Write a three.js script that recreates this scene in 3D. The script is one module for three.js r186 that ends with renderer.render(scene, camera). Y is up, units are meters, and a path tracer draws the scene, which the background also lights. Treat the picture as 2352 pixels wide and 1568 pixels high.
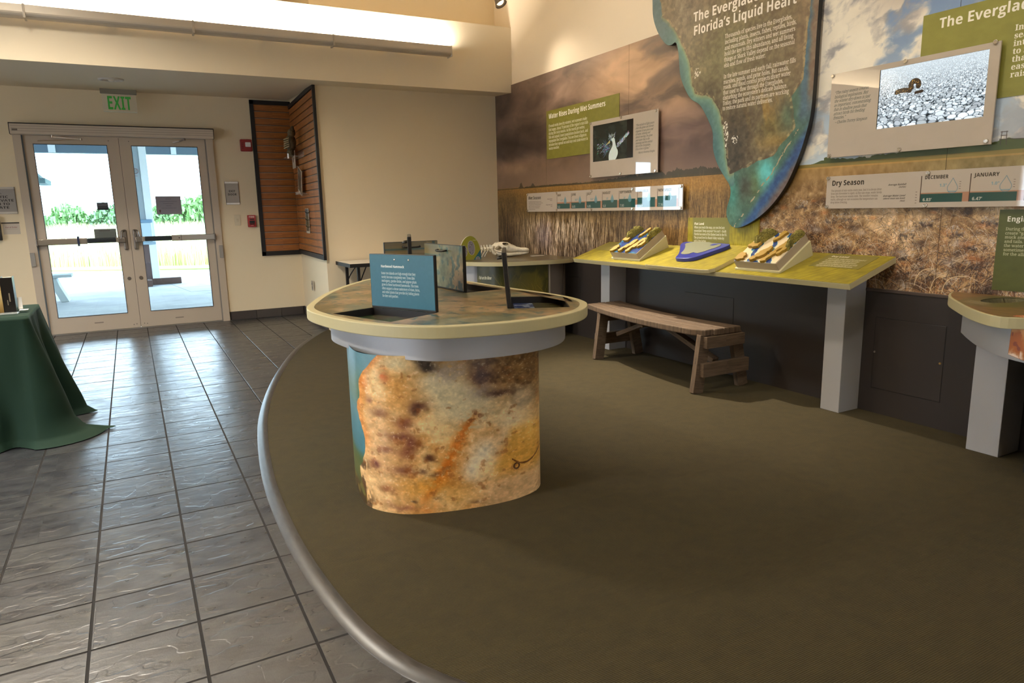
import * as THREE from 'three';
import { mergeGeometries } from 'three/addons/utils/BufferGeometryUtils.js';
import { RoundedBoxGeometry } from 'three/addons/geometries/RoundedBoxGeometry.js';
import { RectAreaLightUniformsLib } from 'three/addons/lights/RectAreaLightUniformsLib.js';
import { FontLoader } from 'three/addons/loaders/FontLoader.js';
import { TextGeometry } from 'three/addons/geometries/TextGeometry.js';
import { Brush, Evaluator, SUBTRACTION } from 'three-bvh-csg';

// ---------------------------------------------------------------- camera, sky, lights, exposure
const scene = new THREE.Scene();
const camera = new THREE.PerspectiveCamera(2 * Math.atan(784 / 1596.885) * 180 / Math.PI, 1.5, 0.05, 200);
camera.position.set(0, 1.29, 0);
camera.rotation.set(-0.188487, -0.494285, -0.021636, 'YXZ');

// overcast sky, brighter towards the zenith
const SKY = 9;
{
  const W = 32, H = 32, d = new Float32Array(W * H * 4);
  for (let y = 0; y < H; y++) for (let x = 0; x < W; x++) {
    const up = Math.sin(((y + 0.5) / H - 0.5) * Math.PI), k = SKY * (up > 0 ? (1 + up * 0.8) : 0.5), o = (y * W + x) * 4;
    d[o] = k * 0.87; d[o + 1] = k * 0.98; d[o + 2] = k * 1.13; d[o + 3] = 1;
  }
  const t = new THREE.DataTexture(d, W, H, THREE.RGBAFormat, THREE.FloatType);
  t.mapping = THREE.EquirectangularReflectionMapping; t.magFilter = THREE.LinearFilter; t.needsUpdate = true;
  scene.background = t; scene.environment = t;
}
const renderer = new THREE.WebGLRenderer({ antialias: true });
renderer.toneMapping = THREE.LinearToneMapping;
renderer.toneMappingExposure = 1.4;
renderer.shadowMap.enabled = true;
RectAreaLightUniformsLib.init();
// strengths of the lamps that the builders below use
const LAMP = { cove: 90, shadowSpot: 80, muralSpot: 6.5, high: 20 };  // high is the strength of the added fill lamps
const WARM = new THREE.Color(1.0, 0.88, 0.71), WARMWHITE = new THREE.Color(1.0, 0.92, 0.79);

// ---------------------------------------------------------------- helpers
let seed = 12345;
const rnd = () => { seed = (seed + 0x6d2b79f5) | 0; let t = Math.imul(seed ^ (seed >>> 15), 1 | seed); t = (t + Math.imul(t ^ (t >>> 7), 61 | t)) ^ t; return ((t ^ (t >>> 14)) >>> 0) / 4294967296; };
const rr = (a, b) => a + (b - a) * rnd();
const { clamp, lerp, smoothstep } = THREE.MathUtils;
const V = (x, y, z) => new THREE.Vector3(x, y, z);
const hash = (x, y) => { let h = Math.imul(x, 374761393) ^ Math.imul(y, 668265263); h = Math.imul(h ^ (h >>> 13), 1274126177); return ((h ^ (h >>> 16)) >>> 0) / 4294967296; };
function vnoise(x, y) { const ix = Math.floor(x), iy = Math.floor(y), fx = x - ix, fy = y - iy, u = fx * fx * (3 - 2 * fx), v = fy * fy * (3 - 2 * fy);
  const a = hash(ix, iy), b = hash(ix + 1, iy), c = hash(ix, iy + 1), d = hash(ix + 1, iy + 1); return a + (b - a) * u + (c - a) * v + (a - b - c + d) * u * v; }
function fbm(x, y, o = 4) { let s = 0, a = 0.5, n = 0; for (let i = 0; i < o; i++) { s += a * vnoise(x, y); n += a; a *= 0.5; x = x * 2.03 + 17.1; y = y * 2.03 + 9.7; } return s / n; }
const mixc = (a, b, t) => [a[0] + (b[0] - a[0]) * t, a[1] + (b[1] - a[1]) * t, a[2] + (b[2] - a[2]) * t];
const sst = (x, a, b) => { const t = clamp((x - a) / (b - a), 0, 1); return t * t * (3 - 2 * t); };

function canvasOf(w, h, draw) { const c = document.createElement('canvas'); c.width = w; c.height = h; draw(c.getContext('2d'), w, h); return c; }
function asTex(c, srgb = true, repeat) { const t = new THREE.CanvasTexture(c); if (srgb) t.colorSpace = THREE.SRGBColorSpace; t.magFilter = THREE.LinearFilter; if (repeat) { t.wrapS = t.wrapT = THREE.RepeatWrapping; t.repeat.set(repeat[0], repeat[1]); } return t; }
const tex = (w, h, draw, srgb, repeat) => asTex(canvasOf(w, h, draw), srgb, repeat);
function pixels(ctx, w, h, f) { const im = ctx.createImageData(w, h), d = im.data; for (let y = 0, o = 0; y < h; y++) for (let x = 0; x < w; x++, o += 4) { const c = f(x, y); d[o] = c[0]; d[o + 1] = c[1]; d[o + 2] = c[2]; d[o + 3] = 255; } ctx.putImageData(im, 0, 0); }
const css = (c, a = 1) => 'rgba(' + Math.round(c[0]) + ',' + Math.round(c[1]) + ',' + Math.round(c[2]) + ',' + a + ')';
// one line of lettering, squeezed or stretched to a width if one is given
function line(ctx, s, x, y, size, color, { font = 'sans-serif', bold = false, italic = false, width, align = 'left' } = {}) {
  ctx.save(); ctx.font = (italic ? 'italic ' : '') + (bold ? 'bold ' : '') + size + 'px ' + font; ctx.fillStyle = color; ctx.textBaseline = 'alphabetic';
  const w = ctx.measureText(s).width; let k = width ? width / w : 1; ctx.translate(x - (align === 'right' ? w * k : align === 'center' ? w * k / 2 : 0), y); ctx.scale(k, 1); if (italic) ctx.transform(1, 0, -0.18, 1, 0, 0); ctx.fillText(s, 0, 0); ctx.restore();
}
// `fit` is the width of the longest line
function para(ctx, lines, x, y, step, size, color, o = {}) { let k = 0; if (o.fit) { ctx.font = (o.italic ? 'italic ' : '') + (o.bold ? 'bold ' : '') + size + 'px ' + (o.font ?? 'sans-serif'); const w = lines.map((s) => ctx.measureText(s).width), m = o.fit / Math.max(...w); k = w.map((x) => x * m); } lines.forEach((s, i) => line(ctx, s, x, y + i * step, size, color, k ? { ...o, width: k[i] } : o)); }

const std = (hex, roughness = 0.6, extra = {}) => new THREE.MeshStandardMaterial({ color: hex, roughness, ...extra });
const phys = (hex, roughness, extra) => new THREE.MeshPhysicalMaterial({ color: hex, roughness, ...extra });
const taken = new Map();
function numbered(n) { const k = taken.get(n) ?? 0; taken.set(n, k + 1); return k ? n + '_' + String(k).padStart(3, '0') : n; }
function thing(name, label, category, pos = [0, 0, 0], turn = 0, group) { const o = new THREE.Group(); o.name = numbered(name); o.position.set(...pos); o.rotation.y = turn; o.userData = { label, category }; if (group) o.userData.group = group; scene.add(o); return o; }
function struct(name, pos = [0, 0, 0], turn = 0) { const o = new THREE.Group(); o.name = numbered(name); o.position.set(...pos); o.rotation.y = turn; o.userData = { kind: 'structure' }; scene.add(o); return o; }
function merge(g) { if (!Array.isArray(g)) return g; if (g.length === 1) return g[0]; const l = g.map((x) => { const y = x.index ? x.toNonIndexed() : x; for (const k of Object.keys(y.attributes)) if (!['position', 'normal', 'uv'].includes(k)) y.deleteAttribute(k); return y; }); return mergeGeometries(l); }
function part(name, geo, mat, parent, label) { const m = new THREE.Mesh(merge(geo), mat); m.name = name; if (label) m.userData.label = label; parent.add(m); return m; }
function solo(name, geo, mat, label, category, pos = [0, 0, 0], turn = 0, group) { const m = new THREE.Mesh(merge(geo), mat); m.name = numbered(name); m.position.set(...pos); m.rotation.y = turn; m.userData = { label, category }; if (group) m.userData.group = group; scene.add(m); return m; }
function slabmesh(name, geo, mat) { const m = new THREE.Mesh(merge(geo), mat); m.name = numbered(name); m.userData = { kind: 'structure' }; scene.add(m); return m; }

// uv in metres from the dominant direction of each face
function boxUV(g, s = 1, turn = false) { const q = g.index ? g.toNonIndexed() : g; q.computeBoundingBox(); const p = q.attributes.position, n = q.attributes.normal, uv = new Float32Array(p.count * 2);
  for (let i = 0; i < p.count; i++) { const nx = Math.abs(n.getX(i)), ny = Math.abs(n.getY(i)), nz = Math.abs(n.getZ(i)); let a, b; if (ny >= nx && ny >= nz) { a = p.getX(i); b = -p.getZ(i); } else if (nx >= nz) { a = p.getZ(i); b = p.getY(i); } else { a = p.getX(i); b = p.getY(i); } if (turn) [a, b] = [b, a]; uv[i * 2] = a * s; uv[i * 2 + 1] = b * s; }
  q.setAttribute('uv', new THREE.BufferAttribute(uv, 2)); return q; }
// uv from two position axes, normalised to a rectangle
function planeUV(g, ax, ay, x0, y0, w, h) { const p = g.attributes.position, uv = new Float32Array(p.count * 2), get = { x: (i) => p.getX(i), y: (i) => p.getY(i), z: (i) => p.getZ(i) }; for (let i = 0; i < p.count; i++) { uv[i * 2] = (get[ax](i) - x0) / w; uv[i * 2 + 1] = (get[ay](i) - y0) / h; } g.setAttribute('uv', new THREE.BufferAttribute(uv, 2)); return g; }
const box = (w, h, d, x = 0, y = 0, z = 0) => new THREE.BoxGeometry(w, h, d).translate(x, y, z);          // centred at x, y, z
const span = (x0, x1, y0, y1, z0, z1) => box(x1 - x0, y1 - y0, z1 - z0, (x0 + x1) / 2, (y0 + y1) / 2, (z0 + z1) / 2);
const rbox = (w, h, d, x, y, z, r = 0.004) => new RoundedBoxGeometry(w, h, d, 2, Math.min(r, w / 2.1, h / 2.1, d / 2.1)).translate(x, y, z);
const rspan = (x0, x1, y0, y1, z0, z1, r) => rbox(x1 - x0, y1 - y0, z1 - z0, (x0 + x1) / 2, (y0 + y1) / 2, (z0 + z1) / 2, r);
const cyl = (r0, r1, h, n = 20) => new THREE.CylinderGeometry(r0, r1, h, n);
function tube(pts, r, n = 24, radial = 8) { return new THREE.TubeGeometry(new THREE.CatmullRomCurve3(pts.map((p) => V(...p))), n, r, radial, false); }
// straight bar of rectangular section between two points; `up` is the direction of the height
function bar(a, b, w, h, up = [0, 1, 0]) { const A = V(...a), B = V(...b), d = B.clone().sub(A), L = d.length(); d.normalize(); const g = new RoundedBoxGeometry(w, h, L, 1, Math.min(w, h) * 0.06); const U = V(...up), X = U.clone().cross(d).normalize(), Y = d.clone().cross(X); const m = new THREE.Matrix4().makeBasis(X, Y, d); m.setPosition(A.add(B).multiplyScalar(0.5)); return boxUV(g).applyMatrix4(m); }
// block with chamfered top edges, base at y = 0: 18 triangles
function chamfered(w, d, h, c) {
  const x = w / 2, z = d / 2, a = [[-x, -z], [x, -z], [x, z], [-x, z]], b = [[-x + c, -z + c], [x - c, -z + c], [x - c, z - c], [-x + c, z - c]], P = [];
  const quad = (p, q, r, s) => P.push(...p, ...q, ...r, ...p, ...r, ...s);
  for (let i = 0; i < 4; i++) { const j = (i + 1) % 4; quad([a[i][0], 0, a[i][1]], [a[i][0], h - c, a[i][1]], [a[j][0], h - c, a[j][1]], [a[j][0], 0, a[j][1]]); quad([a[i][0], h - c, a[i][1]], [b[i][0], h, b[i][1]], [b[j][0], h, b[j][1]], [a[j][0], h - c, a[j][1]]); }
  quad([b[0][0], h, b[0][1]], [b[3][0], h, b[3][1]], [b[2][0], h, b[2][1]], [b[1][0], h, b[1][1]]);
  const g = new THREE.BufferGeometry(); g.setAttribute('position', new THREE.Float32BufferAttribute(P, 3)); g.computeVertexNormals(); return boxUV(g);
}
const shapeXY = (pts, holes = []) => { const s = new THREE.Shape(pts.map((p) => new THREE.Vector2(p[0], p[1]))); for (const h of holes) s.holes.push(new THREE.Path(h.map((p) => new THREE.Vector2(p[0], p[1])))); return s; };
// a slab whose outline is given in x and z; `r` rounds its edges
function slabXZ(pts, y0, y1, { holes = [], r = 0 } = {}) { const f = (l) => l.map((p) => [p[0], -p[1]]); const g = new THREE.ExtrudeGeometry(shapeXY(f(pts), holes.map(f)), { depth: y1 - y0 - 2 * r, bevelEnabled: r > 0, bevelThickness: r, bevelSize: r, bevelOffset: -r, bevelSegments: 2, curveSegments: 1 }); return g.rotateX(-Math.PI / 2).translate(0, y0 + r, 0); }
// a plate whose outline is given in x and y, from z0 to z1
function plateXY(pts, z0, z1, { holes = [], r = 0 } = {}) { return new THREE.ExtrudeGeometry(shapeXY(pts, holes), { depth: z1 - z0 - 2 * r, bevelEnabled: r > 0, bevelThickness: r, bevelSize: r, bevelOffset: -r, bevelSegments: 2, curveSegments: 1 }).translate(0, 0, z0 + r); }
const rect = (x0, x1, y0, y1) => [[x0, y0], [x1, y0], [x1, y1], [x0, y1]];
function smooth(pts, n, closed = true) { return new THREE.CatmullRomCurve3(pts.map((p) => V(p[0], 0, p[1])), closed, 'centripetal').getSpacedPoints(n).slice(0, closed ? n : n + 1).map((v) => [v.x, v.z]); }
function area(p) { let a = 0; for (let i = 0; i < p.length; i++) { const q = p[(i + 1) % p.length]; a += p[i][0] * q[1] - q[0] * p[i][1]; } return a / 2; }
function inset(pts, d) { const s = area(pts) > 0 ? 1 : -1, n = pts.length; return pts.map((p, i) => { const a = pts[(i + n - 1) % n], b = pts[(i + 1) % n]; let tx = b[0] - a[0], ty = b[1] - a[1]; const l = Math.hypot(tx, ty) || 1; return [p[0] - (ty / l) * d * s, p[1] + (tx / l) * d * s]; }); }
// upright ribbon along a line in x and z; u runs 0..1 along it and v 0..1 upwards
function ribbon(pts, y0, y1, closed = false) { const l = closed ? [...pts, pts[0]] : pts, P = [], U = [], I = []; let s = 0; const S = l.map((p, i) => (s += i ? Math.hypot(p[0] - l[i - 1][0], p[1] - l[i - 1][1]) : 0)); l.forEach((p, i) => { P.push(p[0], y0, p[1], p[0], y1, p[1]); U.push(S[i] / s, 0, S[i] / s, 1); if (i) { const a = i * 2 - 2; I.push(a, a + 2, a + 1, a + 1, a + 2, a + 3); } }); const g = new THREE.BufferGeometry(); g.setAttribute('position', new THREE.Float32BufferAttribute(P, 3)); g.setAttribute('uv', new THREE.Float32BufferAttribute(U, 2)); g.setIndex(I); g.computeVertexNormals();
  if (closed) { const N = g.attributes.normal, e = l.length - 1; for (const k of [0, 1]) { const n = V(N.getX(k) + N.getX(e * 2 + k), 0, N.getZ(k) + N.getZ(e * 2 + k)).normalize(); N.setXYZ(k, n.x, 0, n.z); N.setXYZ(e * 2 + k, n.x, 0, n.z); } }
  return g; }
// flat front with a print: six materials of a box, the print on +z
const printed = (map, side, roughness = 0.5, extra = {}) => { const s = std(side, 0.6), f = phys(0xffffff, roughness, { map, ...extra }); return [s, s, s, s, f, s]; };
// ---------------------------------------------------------------- surfaces
const wallBump = tex(512, 512, (c, w, h) => pixels(c, w, h, (x, y) => { const v = 110 + 90 * fbm(x / 9, y / 9, 3) * fbm(x / 40 + 5, y / 40, 2) * 1.6; return [v, v, v]; }), false, [1.6, 1.6]);
const plaster = (hex, rough = 0.75) => std(hex, rough, { bumpMap: wallBump, bumpScale: 0.0008 });
const wallMat = plaster(0xead8b6), wallLight = plaster(0xf0e0c6), ceilMat = plaster(0xb8aea2);
const aluminium = std(0xc8b8a4, 0.45, { metalness: 0.15 }), steel = std(0xb5aca0, 0.32, { metalness: 0.85 }), darkSteel = std(0x8a8178, 0.35, { metalness: 0.85 }), black = std(0x131110, 0.5), dark = std(0x2a2523, 0.55);
const frameBlack = std(0x1d1918, 0.55), chrome = std(0xcfc9c2, 0.2, { metalness: 0.95 });
const silver = (() => { const b = tex(256, 256, (c, w, h) => pixels(c, w, h, () => { const v = 100 + 110 * rnd(); return [v, v, v]; }), false, [4, 4]); return phys(0xb9b8b9, 0.42, { metalness: 0.2, bumpMap: b, bumpScale: 0.0003, clearcoat: 0.25, clearcoatRoughness: 0.35 }); })();
const creamEdge = phys(0xc2b78c, 0.42, { clearcoat: 0.1 });
const basePaint = std(0x362f2b, 0.4);

// ---------------------------------------------------------------- room shell
const ALCOVE = Math.atan2(-1.66, -0.082);   // turn of the short wall beside the doors
const LEFTWIN = [[-6.3, -4.7], [-3.4, -1.8]];
const ZB = -9.22, XM = 3.934, TOP = 4.6;
{
  const op = [[-0.98, 0], [-0.98, 2.24], [0.98, 2.24], [0.98, 0]];
  const o = [[-5, 0], ...op, [1.95, 0], [1.95, TOP], [-5, TOP]];
  slabmesh('wall_back', boxUV(plateXY(o, -0.16, 0)).translate(0, 0, ZB), wallMat);
  slabmesh('wall_alcove', boxUV(slabXZ([[1.83, -7.56], [XM, -7.56], [XM, -9.38], [1.912, -9.38], [1.912, -9.22]], 0, TOP)), wallMat);
  slabmesh('wall_right', span(XM, XM + 0.16, 0, TOP, -9.38, 4.16), wallLight);
  // walls beside and behind the viewer, with unseen windows placed to daylight the exhibits
  const holes = LEFTWIN.map(([a, b]) => rect(a, b, 0.7, 2.3));
  const left = plateXY(rect(-9.38, 4.16, 0, TOP), 0, 0.16, { holes }).rotateY(-Math.PI / 2).translate(-5, 0, 0);
  slabmesh('wall_left', boxUV(left), wallMat);
  slabmesh('wall_front', boxUV(plateXY(rect(-5, XM, 0, TOP), 0, 0.16, { holes: [rect(2.0, 2.8, 0.8, 2.3)] })).translate(0, 0, 4), wallMat);
  slabmesh('ceiling', span(-5.16, XM + 0.16, TOP, TOP + 0.16, -9.38, 4.16), wallLight);
  // low ceiling over the doors, dropping from a deep beam
  const prof = (zb, yb) => [[7.17, 2.563], [7.17, 3.25], [-zb, 3.25], [-zb, yb]];
  const sof = (x0, x1, p) => new THREE.ExtrudeGeometry(shapeXY(p), { depth: x1 - x0, bevelEnabled: false }).rotateY(Math.PI / 2).translate(x0, 0, 0);
  const s = slabmesh('ceiling_soffit', [boxUV(sof(-5, 1.86, prof(-9.22, 2.665))), boxUV(sof(1.86, XM, prof(-7.56, 2.582)))], plaster(0xe9dabe));
  const glass = phys(0xffffff, 0, { transmission: 1, thickness: 0, ior: 1.5 });
  LEFTWIN.forEach(([a, b], i) => { const w = struct('window_' + (i + 1)); part('window_frame', plateXY(rect(a, b, 0.7, 2.3), -0.04, 0.04, { holes: [rect(a + 0.06, b - 0.06, 0.76, 2.24)] }).rotateY(-Math.PI / 2).translate(-5.08, 0, 0), aluminium, w); part('window_pane', span(-5.083, -5.077, 0.76, 2.24, a + 0.06, b - 0.06), glass, w); });  // out of view, placed to light the exhibits from the left
  { const w = struct('window_3'); part('window_frame', plateXY(rect(2.0, 2.8, 0.8, 2.3), -0.04, 0.04, { holes: [rect(2.06, 2.74, 0.86, 2.24)] }).translate(0, 0, 4.08), aluminium, w); part('window_pane', span(2.06, 2.74, 0.86, 2.24, 4.077, 4.083), glass, w); }  // out of view, placed to give the table apron a daylight sheen
}

// ---------------------------------------------------------------- carpet outline, then the tiled floor around it
const edgePts = [[1.82, -7.74], [1.686, -7.532], [1.35, -6.882], [1.014, -5.97], [0.782, -5.191], [0.627, -4.524], [0.565, -4.153], [0.504, -3.685], [0.468, -3.298], [0.452, -2.92], [0.45, -2.605], [0.462, -2.335], [0.484, -2.1], [0.515, -1.917], [0.565, -1.743], [0.639, -1.598], [0.85, -1.3], [1.25, -0.85], [1.8, -0.4], [2.5, 0.05], [3.2, 0.38], [XM, 0.62]];
const edge = smooth(edgePts, 110, false);
const inCarpet = (x, z) => { let lo = 1e9, ex = 0; for (const p of edge) { const d = Math.abs(p[1] - z); if (d < lo) { lo = d; ex = p[0]; } } return z > -7.74 && z < 0.62 && x > ex; };
{
  const f = struct('floor');
  part('grout_bed', span(-5, XM, -0.16, -0.0013, ZB, 4), std(0x1a1614, 0.85), f);
  const N = 1024;
  const relief = (x, y) => { const wx = x / 64 + 0.8 * fbm(x / 70, y / 70, 3), wy = y / 24 + 1.2 * fbm(x / 90 + 31, y / 60, 3); const a = fbm(wx, wy, 4), r = 1 - Math.abs(fbm(x / 170 + 3, y / 70 + 8, 3) * 2 - 1); const step = sst(fbm(x / 120 + 50, y / 75 + 20, 3), 0.485, 0.535); return a * 0.45 + sst(r, 0.8, 1) * 0.1 + step * 0.35; };
  const bump = tex(N, N, (c, w, h) => pixels(c, w, h, (x, y) => { const v = 255 * clamp(relief(x, y) + 0.05 * (vnoise(x / 3, y / 3) - 0.5), 0, 1); return [v, v, v]; }), false, [1, 1]);
  const slate = (k, tint) => tex(N, N, (c, w, h) => pixels(c, w, h, (x, y) => { const n = fbm(x / 120 + k * 13, y / 60 + k * 7, 4), m = fbm(x / 30 + 9, y / 14 + k, 3), l = 0.78 + 0.5 * (n - 0.5) + 0.22 * (m - 0.5); return [tint[0] * l, tint[1] * l * (0.98 + 0.04 * n), tint[2] * l * (0.94 + 0.1 * (1 - n))]; }), true, [1, 1]);
  const rough = tex(512, 512, (c, w, h) => pixels(c, w, h, (x, y) => { const v = 90 + 70 * fbm(x / 40, y / 24, 4); return [v, v, v]; }), false, [1, 1]);
  const tints = [[68, 69, 75], [74, 74, 78], [64, 65, 71]], mats = tints.map((t, i) => phys(0xffffff, 0.66, { map: slate(i, t), bumpMap: bump, bumpScale: 0.0015, roughnessMap: rough, ior: 1.7 }));
  const px = 0.3066, pz = 0.3115, gap = 0.0085, geos = [];
  for (let i = 0; i < 14; i++) { const g = chamfered(px - gap, pz - gap, 0.012, 0.0008), u = g.attributes.uv, ox = rnd(), oy = rnd(), fl = i % 2 ? -1 : 1; for (let k = 0; k < u.count; k++) u.setXY(k, fl * u.getX(k) * 1.15 + ox, u.getY(k) * 1.15 + oy); geos.push(g); }
  const V2 = new THREE.Vector3(), vis = [], rest = [];
  camera.updateMatrixWorld(true); camera.updateProjectionMatrix();
  for (let i = -17; i < 13; i++) for (let j = -22; j < 22; j++) {
    const x0 = 0.062 + i * px, z0 = -2.602 + j * pz, x = x0 + px / 2, z = z0 + pz / 2;
    if (x < -5 + px / 2 || x > XM - px / 2 || z > 3.85 || z < -9.3) continue;
    if (x > 1.9 - px / 2 && z < -7.7) { if (!(x < 1.95 && z > -9.3)) continue; }
    if (inCarpet(x0, z0) && inCarpet(x0 + px, z0) && inCarpet(x0, z0 + pz) && inCarpet(x0 + px, z0 + pz)) continue;
    const w = [[x0, z0], [x0 + px, z0], [x0, z0 + pz], [x0 + px, z0 + pz], [x, z]].some(([a, b]) => { V2.set(a, 0, b).applyMatrix4(camera.matrixWorldInverse); if (V2.z > -0.2) return false; V2.applyMatrix4(camera.projectionMatrix); return Math.abs(V2.x) < 1.02 && Math.abs(V2.y) < 1.02; });
    (w ? vis : rest).push([x, z, Math.hypot(x, z)]);
  }
  vis.sort((a, b) => a[2] - b[2]);
  const spots = vis.slice(0, 300), left = [...vis.slice(300), ...rest], gone = [];
  const clipZ = (z) => z - pz / 2 < ZB;                       // the row cut at the wall
  for (const [x, z] of spots) { const m = part('tile', geos[Math.floor(rnd() * 14)], mats[Math.floor(rnd() * 3)], f); m.position.set(x, -0.012 + rr(-0.0004, 0.0004), z); m.rotation.set(rr(-0.0025, 0.0025), 0, rr(-0.0025, 0.0025)); if (clipZ(z)) { const d = z + pz / 2 - ZB - 0.003; m.scale.z = d / pz; m.position.z = z + pz / 2 - d / 2; } }
  for (const [x, z] of left) { if (clipZ(z)) continue; gone.push(geos[Math.floor(rnd() * 14)].clone().translate(x, -0.012, z)); }
  const m = part('tile', gone, mats[0], f); m.userData.kind = 'stuff';
}
{
  const c = thing('carpet', 'olive brown ribbed carpet with a curved edge under the exhibits', 'carpet');
  const N = 1024;
  const map = tex(N, N, (x, w, h) => pixels(x, w, h, (i, j) => { const rib = 0.5 + 0.5 * Math.sin(j * Math.PI * 2 / 8 + 1.4 * fbm(i / 30, j / 18, 2)), n = fbm(i / 60, j / 60, 4), s = rnd(), l = 0.74 + 0.16 * rib + 0.13 * (n - 0.5) + 0.22 * (s - 0.5); return [77 * l, 65 * l, 29 * l]; }), true, [1.25, 1.25]);
  const bump = tex(N, N, (x, w, h) => pixels(x, w, h, (i, j) => { const rib = 0.5 + 0.5 * Math.sin(j * Math.PI * 2 / 8 + 1.4 * fbm(i / 30, j / 18, 2)); const v = 60 + 110 * rib * (0.55 + 0.9 * fbm(i / 12, j / 6, 2)) + 60 * rnd(); return [v, v, v]; }), false, [1.25, 1.25]);
  part('carpet_pile', boxUV(slabXZ([...inset([...edge, [XM, -7.5], [1.9, -7.5]], 0).slice(0, edge.length), [XM - 0.03, -7.54], [1.9, -7.54]], 0, 0.011)), std(0xffffff, 0.95, { map, bumpMap: bump, bumpScale: 0.004 }), c);
  // rubber edge strip that slopes from the pile down to the tiles
  const P = [], U = [], I = []; let s = 0;
  edge.forEach((p, i) => {
    const a = edge[Math.max(0, i - 1)], b = edge[Math.min(edge.length - 1, i + 1)], tx = b[0] - a[0], tz = b[1] - a[1], l = Math.hypot(tx, tz), sg = inCarpet(p[0] - tz / l * 0.08, p[1] + tx / l * 0.08) ? 1 : -1, nx = -tz / l * sg, nz = tx / l * sg;
    if (i) s += Math.hypot(p[0] - edge[i - 1][0], p[1] - edge[i - 1][1]);
    for (const [d, y] of [[0.022, 0.0118], [0.006, 0.0145], [-0.012, 0.0125], [-0.036, 0.003], [-0.038, -0.004]]) { P.push(p[0] + nx * d, y, p[1] + nz * d); U.push(s * 2, d * 10); }
    if (i) for (let k = 0; k < 4; k++) { const q = (i - 1) * 5 + k; I.push(q, q + 5, q + 1, q + 1, q + 5, q + 6); }
  });
  const g = new THREE.BufferGeometry(); g.setAttribute('position', new THREE.Float32BufferAttribute(P, 3)); g.setAttribute('uv', new THREE.Float32BufferAttribute(U, 2)); g.setIndex(I); g.computeVertexNormals();
  const scuff = tex(512, 128, (x, w, h) => pixels(x, w, h, (i, j) => { const l = 0.7 + 0.6 * fbm(i / 50, j / 14, 4); return [58 * l, 55 * l, 53 * l]; }), true, [1, 1]);
  part('edge_strip', g, phys(0xffffff, 0.36, { map: scuff, ior: 1.6, side: THREE.DoubleSide }), c, 'worn grey rubber edge strip');
}

// ---------------------------------------------------------------- skirting tiles
{
  const m = [0x453d38, 0x4b433d, 0x403834].map((h) => std(h, 0.55, { bumpMap: wallBump, bumpScale: 0.002 }));
  const b = struct('baseboard_back'); part('backing', [span(0.978, 1.905, 0, 0.104, ZB, ZB + 0.004)], std(0x2b2522, 0.9), b);
  let x = 0.978; for (const w of [0.02, 0.305, 0.305, 0.28]) { part('tile', chamfered(w - 0.004, 0.104, 0.012, 0.002).rotateX(Math.PI / 2).translate(x + w / 2, 0.053, ZB + 0.003), m[Math.floor(rnd() * 3)], b); x += w; }
  x = -0.978; for (let i = 0; i < 6; i++) { part('tile', chamfered(0.301, 0.104, 0.012, 0.002).rotateX(Math.PI / 2).translate(x - 0.152, 0.053, ZB + 0.003), m[Math.floor(rnd() * 3)], b); x -= 0.305; }
  const a = struct('baseboard_alcove', [1.912, 0, ZB], ALCOVE);
  for (let i = 0; i < 5; i++) part('tile', chamfered(0.301, 0.104, 0.012, 0.002).rotateX(Math.PI / 2).translate(0.152 + i * 0.305, 0.053, 0.003), m[Math.floor(rnd() * 3)], a);
}
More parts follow.
